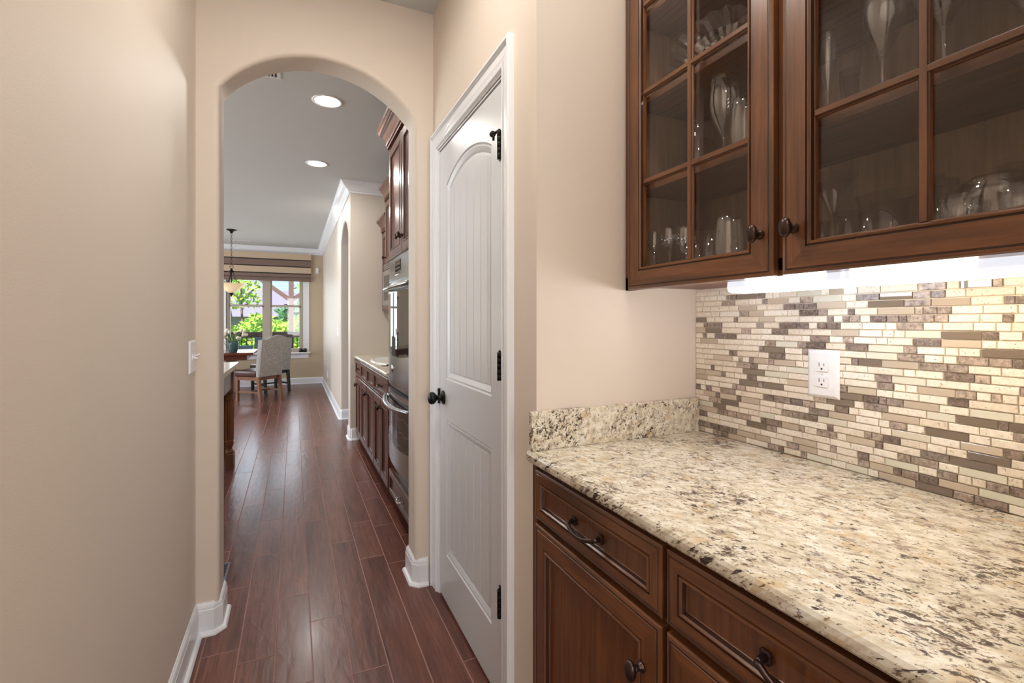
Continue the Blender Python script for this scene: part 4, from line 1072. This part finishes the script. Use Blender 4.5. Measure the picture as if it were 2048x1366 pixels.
bm = B(); tube(bm, [(.135, 10.735, 2.1), (.14, 10.735, .72)], .0022, 5); tube(bm, [(.155, 10.735, 2.1), (.16, 10.735, .72)], .0022, 5); finish('pull_cord', bm, plain('cord_grey', (170, 165, 160), .8), sh)
for xx, lb in ((.125, 'left one of two small black cylinders on the window sill'), (.205, 'right one of two small black cylinders on the window sill')):
    bm = B(); lathe(bm, [(0, 0), (.030, 0), (.034, .01), (.034, .06), (.028, .075), (0, .078)], (0, 0, 0), 16); o_ = finish('sill_canister', bm, plain('black_plastic', (18, 18, 20), .4), None, True); o_.location = (xx, 10.728, .6555); tag(o_, lb, 'canister')
# wall things
def wall_box(name, label, cat, f3, a0, a1, b0, b1, d=.006, extra=None):
    t_ = thing(name, label, cat, f3((a0+a1)/2, (b0+b1)/2, 0)); bm = B(); rings_front(bm, f3, a0, a1, b0, b1, [(0, .0003, 0), (0, d*.4, 0), (.004, d, 0)]); finish('cover_plate', bm, PLASTIC, t_)
    return t_
s_ = wall_box('wall_sensor', 'small white sensor box high on the dining wall beside the shade', 'sensor', face_negy(10.775), .405, .465, 2.27, 2.39, .03)
bm = B(); box(bm, .425, .445, 10.742, 10.746, 2.29, 2.31); finish('lens', bm, plain('grey_lens', (200, 205, 200), .3), s_)
s_ = wall_box('wall_outlet', 'white outlet low on the dining side wall', 'outlet', face_negx(.55), 9.22, 9.30, .27, .39)
for zz in (.30, .345): bm = B(); box(bm, .542, .5445, 9.245, 9.275, zz, zz+.028); finish('receptacle', bm, PLASTIC, s_)
s_ = wall_box('wall_switch', 'white switch plate on the side wall beyond the second arch', 'switch', face_negx(.55), 6.93, 7.05, 1.07, 1.20)
for yy in (6.965, 7.01): bm = B(); box(bm, .535, .5445, yy, yy+.010, 1.125, 1.145); finish('toggle', bm, PLASTIC, s_)

# ================================================================= DINING FURNITURE
tb = thing('dining_table', 'dark wood dining table with trestle base by the window', 'table', (-1.6, 9.65, 0))
bm = B(); box(bm, -2.75, -.62, 9.11, 10.15, .715, .76, bev=.006, seg=2); finish('tabletop', bm, TABW, tb)
bm = B(); box(bm, -2.6, -.72, 9.19, 10.07, .63, .715); finish('apron', bm, TABW, tb)
for xx in (-.98, -2.35):
    bm = B()
    pts = [(9.30, 0), (9.30, .10), (9.42, .12)]+[(9.50+.08*math.sin(i*math.pi/12), .14+.40*i/6) for i in range(7)]+[(9.36, .60), (9.36, .63), (9.90, .63), (9.90, .60)]+[(9.76-.08*math.sin(i*math.pi/12), .54-.40*(6-i)/6) if False else (9.76-.08*math.sin(i*math.pi/12), .14+.40*i/6) for i in range(6, -1, -1)]+[(9.84, .12), (9.96, .10), (9.96, 0)]
    prism(bm, pts, lambda a, b, c: (c, a, b), xx-.06, xx+.06); finish('trestle', bm, LEGW, tb)
bm = B(); box(bm, -2.3, -.98, 9.60, 9.66, .18, .30); finish('stretcher', bm, LEGW, tb)

def make_chair(label, legm, loc, rotz):
    c = thing('dining_chair', label, 'chair', (0, 0, 0), 'upholstered dining chairs')
    # local: faces +y, rear legs at y=-.20
    bm = B(); n = 14; w = .235
    def outline(y_):
        pts = [(-w, .40), (w, .40), (w+.005, .98)]
        for i in range(n+1):
            u = 1-2*i/n; pts.append(((w+.005)*u, .985+.055*(math.cos(min(1, abs(u)/.75)*math.pi)+1)/2*1.0+(0 if abs(u) < .75 else .0)))
        pts.append((-w-.005, .98)); return pts
    pts = outline(0)
    def lean(z): return -.20-.12*max(0, z-.40)
    a = [bm.verts.new((p[0], lean(p[1])-.035, p[1])) for p in pts]; b_ = [bm.verts.new((p[0], lean(p[1])+.045, p[1])) for p in pts]
    bm.faces.new(a); bm.faces.new(list(reversed(b_)))
    for i in range(len(pts)): bm.faces.new((a[i], b_[i], b_[(i+1) % len(pts)], a[(i+1) % len(pts)]))
    bmesh.ops.remove_doubles(bm, verts=bm.verts, dist=1e-4)
    bk = finish('backrest', bm, TWEED, c)
    bm = B()
    for s in (-1, 1):
        for k in range(30):
            z = .42+.0185*k; bmesh.ops.create_icosphere(bm, subdivisions=1, radius=.0048, matrix=Matrix.Translation((s*(w+.003), lean(z)-.020, z)))
    finish('nailhead_row', bm, NAIL, bk)['kind'] = 'stuff'
    bm = B(); box(bm, -.25, .25, -.18, .27, .39, .50, bev=.03, seg=3); finish('seat', bm, LEATHER, c, True)
    bm = B(); box(bm, -.235, .235, -.2, .25, .34, .40); finish('seat_rail', bm, legm, c)
    for sx in (-1, 1):
        for sy, kx in ((-1, 1), (1, 0)):
            bm = B(); y0 = -.20 if sy < 0 else .22; yb = y0-.05 if sy < 0 else y0
            t0, t1 = .024, .019
            lo = [bm.verts.new((sx*.215+x*t1, yb+y*t1, 0)) for x, y in ((-1, -1), (1, -1), (1, 1), (-1, 1))]; hi = [bm.verts.new((sx*.215+x*t0, y0+y*t0, .40)) for x, y in ((-1, -1), (1, -1), (1, 1), (-1, 1))]
            bm.faces.new(lo); bm.faces.new(hi)
            for k in range(4): bm.faces.new((lo[k], lo[(k+1) % 4], hi[(k+1) % 4], hi[k]))
            finish('leg', bm, legm, c)
        bm = B(); box(bm, sx*.215-.010, sx*.215+.010, -.225, .21, .135, .165); finish('stretcher', bm, legm, c)
    bm = B(); box(bm, -.205, .205, .0, .02, .138, .162); finish('stretcher', bm, legm, c)
    c.location = loc; c.rotation_euler = (0, 0, rotz); return c
def face_to(dx, dy): return math.atan2(-dx, dy)
make_chair('grey tweed dining chair with brown leather seat and brown legs, nearest the kitchen', LEGW, (-.37+.74*-.20*-1*-1+0, 8.70+.17, 0), face_to(-.74, .67))
make_chair('grey tweed dining chair with black legs, behind the brown legged chair', BLACKW, (-.33-.06, 9.63+.21, 0), face_to(-.5, .87))

# vase with tulips
vz = thing('tulip_vase', 'teal ceramic vase on the dining table holding white tulips', 'vase', (-.93, 9.30, .7605))
bm = B(); lathe(bm, [(0, 0), (.055, 0), (.062, .01), (.078, .08), (.082, .15), (.080, .19), (.074, .19), (.074, .15), (.06, .02), (0, .015)], (-.93, 9.30, .7605), 28); finish('pot', bm, TEAL, vz, True)
rv = random.Random(8)
for k in range(20):
    a = rv.uniform(0, 6.28); r = rv.uniform(.02, .05); R2 = rv.uniform(.08, .25); h = rv.uniform(.20, .34) if R2 < .16 else rv.uniform(.17, .27)
    base = Vector((-.93+r*math.cos(a), 9.30+r*math.sin(a), .78)); tip = Vector((-.93+R2*math.cos(a), 9.30+R2*math.sin(a), .76+h)); mid = (base+tip)/2+Vector((0, 0, .05))
    bm = B(); tube(bm, [base, mid, tip], .004, 5); tu = finish('tulip_stem', bm, LEAF, vz)
    d = (tip-mid).normalized(); bm = B()
    lathe(bm, [(0, 0), (.016, .008), (.025, .028), (.024, .045), (.014, .062), (0, .066)], (0, 0, 0), 8)
    M = Vector((0, 0, 1)).rotation_difference(d).to_matrix().to_4x4(); bmesh.ops.transform(bm, matrix=Matrix.Translation(tip)@M, verts=bm.verts)
    finish('tulip_bloom', bm, PETAL, tu, True)
for k in range(14):
    a = rv.uniform(0, 6.28); R2 = rv.uniform(.10, .2); bm = B(); w = .012; pts = []
    for i in range(6):
        t_ = i/5; r = .04+(R2-.04)*t_; z = .93+.13*math.sin(t_*2.4); ww = w*math.sin(math.pi*(.15+.85*(1-t_)))+.001
        c_ = Vector((-.93+r*math.cos(a), 9.30+r*math.sin(a), z)); s_ = Vector((-math.sin(a), math.cos(a), 0))*ww; pts.append((bm.verts.new(c_-s_), bm.verts.new(c_+s_)))
    for i in range(5): bm.faces.new((pts[i][0], pts[i][1], pts[i+1][1], pts[i+1][0]))
    finish('tulip_leaf', bm, LEAF, vz)

# ================================================================= OUTSIDE
bm = B(); box(bm, -60, 60, 10.96, 90, -3.2, -3.0); struct('ground', bm, GREEN)
bm = B(); box(bm, -5, 4, 10.96, 12.7, -.25, -.12); o_ = struct('deck_floor', bm, DECKW)
rl = thing('deck_railing', 'stained wooden deck railing with black balusters outside the window', 'railing', (-.5, 12.5, -.12))
bm = B(); box(bm, -5, 4, 12.43, 12.57, 1.01, 1.045); box(bm, -5, 4, 12.48, 12.52, .91, 1.01); finish('top_rail', bm, DECKW, rl)
bm = B(); box(bm, -5, 4, 12.48, 12.52, -.05, .04); finish('bottom_rail', bm, DECKW, rl)
for k in range(60):
    bm = B(); xx = -3.5+.105*k; tube(bm, [(xx, 12.5, .03), (xx, 12.5, .92)], .010, 6); finish('baluster', bm, BALUST, rl)
pt = thing('pergola_post', 'wooden deck post with two diagonal braces outside the window', 'post', (-.06, 12.62, -.12))
bm = B(); box(bm, -.115, -.005, 12.58, 12.70, -.12, 2.9); finish('post', bm, DECKW, pt)
for s in (-1, 1):
    bm = B(); L_ = .85; 
    prism(bm, [(-.06+s*.03, 1.74), (-.06+s*.03, 1.86), (-.06+s*(.03+L_), 1.86+L_*.75), (-.06+s*(.03+L_), 1.74+L_*.75)], lambda a, b, c: (a, c, b), 12.60, 12.68); finish('brace', bm, DECKW, pt)
bm = B(); box(bm, -3.5, 3.5, 12.58, 12.70, 2.75, 2.95); finish('beam', bm, DECKW, pt)
dc = thing('deck_chair', 'grey blue deck chair outside behind the dining chairs', 'chair', (-.72, 11.9, -.12))
bm = B(); box(bm, -.80, -.30, 12.1, 12.14, .35, .93, bev=.01); finish('backrest', bm, GREYW, dc)
bm = B(); box(bm, -.80, -.30, 11.65, 12.12, .28, .36, bev=.01); finish('seat', bm, GREYW, dc)
for xx in (-.79, -.33):
    for yy in (11.68, 12.08): bm = B(); box(bm, xx, xx+.03, yy, yy+.03, -.12, .28); finish('leg', bm, GREYW, dc)
dt = thing('deck_table', 'low grey wooden table on the deck outside the window', 'table', (-1.0, 12.0, -.12))
bm = B(); box(bm, -1.25, -.85, 11.9, 12.3, .66, .74); finish('tabletop', bm, GREYW, dt)
for xx in (-1.23, -.90):
    for yy in (11.92, 12.25): bm = B(); box(bm, xx, xx+.03, yy, yy+.03, -.12, .66); finish('leg', bm, GREYW, dt)

def house(x, y, w, d, h, rh, label):
    t_ = thing('neighbor_house', label, 'house', (x, y, -3))
    bm = B(); box(bm, x-w/2, x+w/2, y-d/2, y+d/2, -3, h); finish('wall', bm, SIDING, t_)
    bm = B(); e = .5
    v = [bm.verts.new(p) for p in ((x-w/2-e, y-d/2-e, h), (x+w/2+e, y-d/2-e, h), (x+w/2+e, y+d/2+e, h), (x-w/2-e, y+d/2+e, h), (x-w*.12, y, h+rh), (x+w*.12, y, h+rh))]
    for q in ((0, 1, 5, 4), (1, 2, 5), (2, 3, 4, 5), (3, 0, 4), (0, 3, 2, 1)): bm.faces.new([v[i] for i in q])
    finish('roof', bm, ROOF, t_)
    for k in range(3):
        bm = B(); xx = x-w*.3+k*w*.3; box(bm, xx-.5, xx+.5, y-d/2-.06, y-d/2, h-2.3, h-.8); wn_ = finish('window', bm, TRIM, t_)
        bm = B(); box(bm, xx-.42, xx+.42, y-d/2-.08, y-d/2-.05, h-2.2, h-.9); finish('pane', bm, OVENGL, wn_)
    bm = B(); g = [(x-w*.18, h), (x+w*.12, h), (x-w*.03, h+rh*.75)]
    prism(bm, g, lambda a, b, c: (a, c, b), y-d/2-1.2, y-.5); finish('gable', bm, ROOF, t_)
    return t_
house(-4.6, 38, 9, 8, 1.6, 3.4, 'grey roofed neighbor house behind the trees, seen through the left sash')
house(-1.2, 50, 9, 8, 1.2, 3.0, 'farther grey roofed neighbor house between the two sashes')
def tree(label, x, y, z0, zc, rx, rz, m, nleaf, s=.16, seed=0, trunk=True):
    t_ = thing('leafy_tree', label, 'tree', (x, y, z0), 'trees beyond the deck')
    rr = random.Random(seed); bm = B()
    for k in range(nleaf):
        while True:
            p = Vector((rr.uniform(-1, 1), rr.uniform(-1, 1), rr.uniform(-1, 1)))
            if .25 < p.length < 1: break
        lump = 1+.22*math.sin(p.x*7+seed)*math.cos(p.z*6+seed)
        c_ = Vector((x+p.x*rx*lump, y+p.y*rx*lump, zc+p.z*rz*lump)); a = Vector((rr.gauss(0, 1), rr.gauss(0, 1), rr.gauss(0, 1))).normalized(); b_ = a.orthogonal().normalized(); q = s*rr.uniform(.6, 1.3)
        bm.faces.new([bm.verts.new(c_+a*q), bm.verts.new(c_+b_*q*.5), bm.verts.new(c_-a*q), bm.verts.new(c_-b_*q*.5)])
    finish('crown', bm, m, t_, recalc=False)['kind'] = 'stuff'
    bm = B(); tube(bm, [(x, y, z0), (x+.1, y, (z0+zc)/2), (x, y, zc)], [.08, .06, .04], 8)
    for k in range(4): a = k*1.6; tube(bm, [(x, y, zc-rz*.5), (x+rx*.6*math.cos(a), y+rx*.6*math.sin(a), zc+rz*.2)], [.05, .02], 5)
    finish('trunk', bm, BARK, t_)
tree('bright green tree at the left edge of the window', -2.75, 17, -3, 1.0, 1.1, 1.5, FOL1, 2600, .10, 1)
tree('bright yellow green shrub tree in the lower left sash', -1.15, 20.5, -3, .35, 1.6, 1.2, FOL1, 3000, .11, 2)
tree('bright yellow green tree filling the lower right sash', .0, 16.5, -3, .3, 1.3, 1.15, FOL1, 2800, .10, 3)
tree('bright green tree at the right edge of the window', 2.0, 19.5, -3, .1, 1.3, 1.3, FOL1, 2400, .11, 4)
tree('darker green tree behind the pergola post', .9, 31, -3, 1.2, 2.2, 1.5, FOL2, 2600, .2, 5)
tree('darker green tree behind the two roofs', -2.4, 62, -3, 1.8, 3.2, 2.2, FOL2, 2600, .3, 6)
tree('thin leafed tree seen above the braces of the post', 1.0, 23, -3, 3.2, 1.1, 1.1, FOL1, 420, .12, 7)
tree('darker green tree behind the bright shrubs on the left', -1.6, 26, -3, .3, 1.4, 1.2, FOL2, 1800, .15, 8)
tree('darker green tree at the far right of the window', 4.6, 36, -3, 1.2, 2.2, 1.8, FOL2, 2200, .2, 9)
tree('thin bright tree left of the window middle', -2.0, 22.8, -3, 2.5, .8, .7, FOL1, 260, .12, 10)
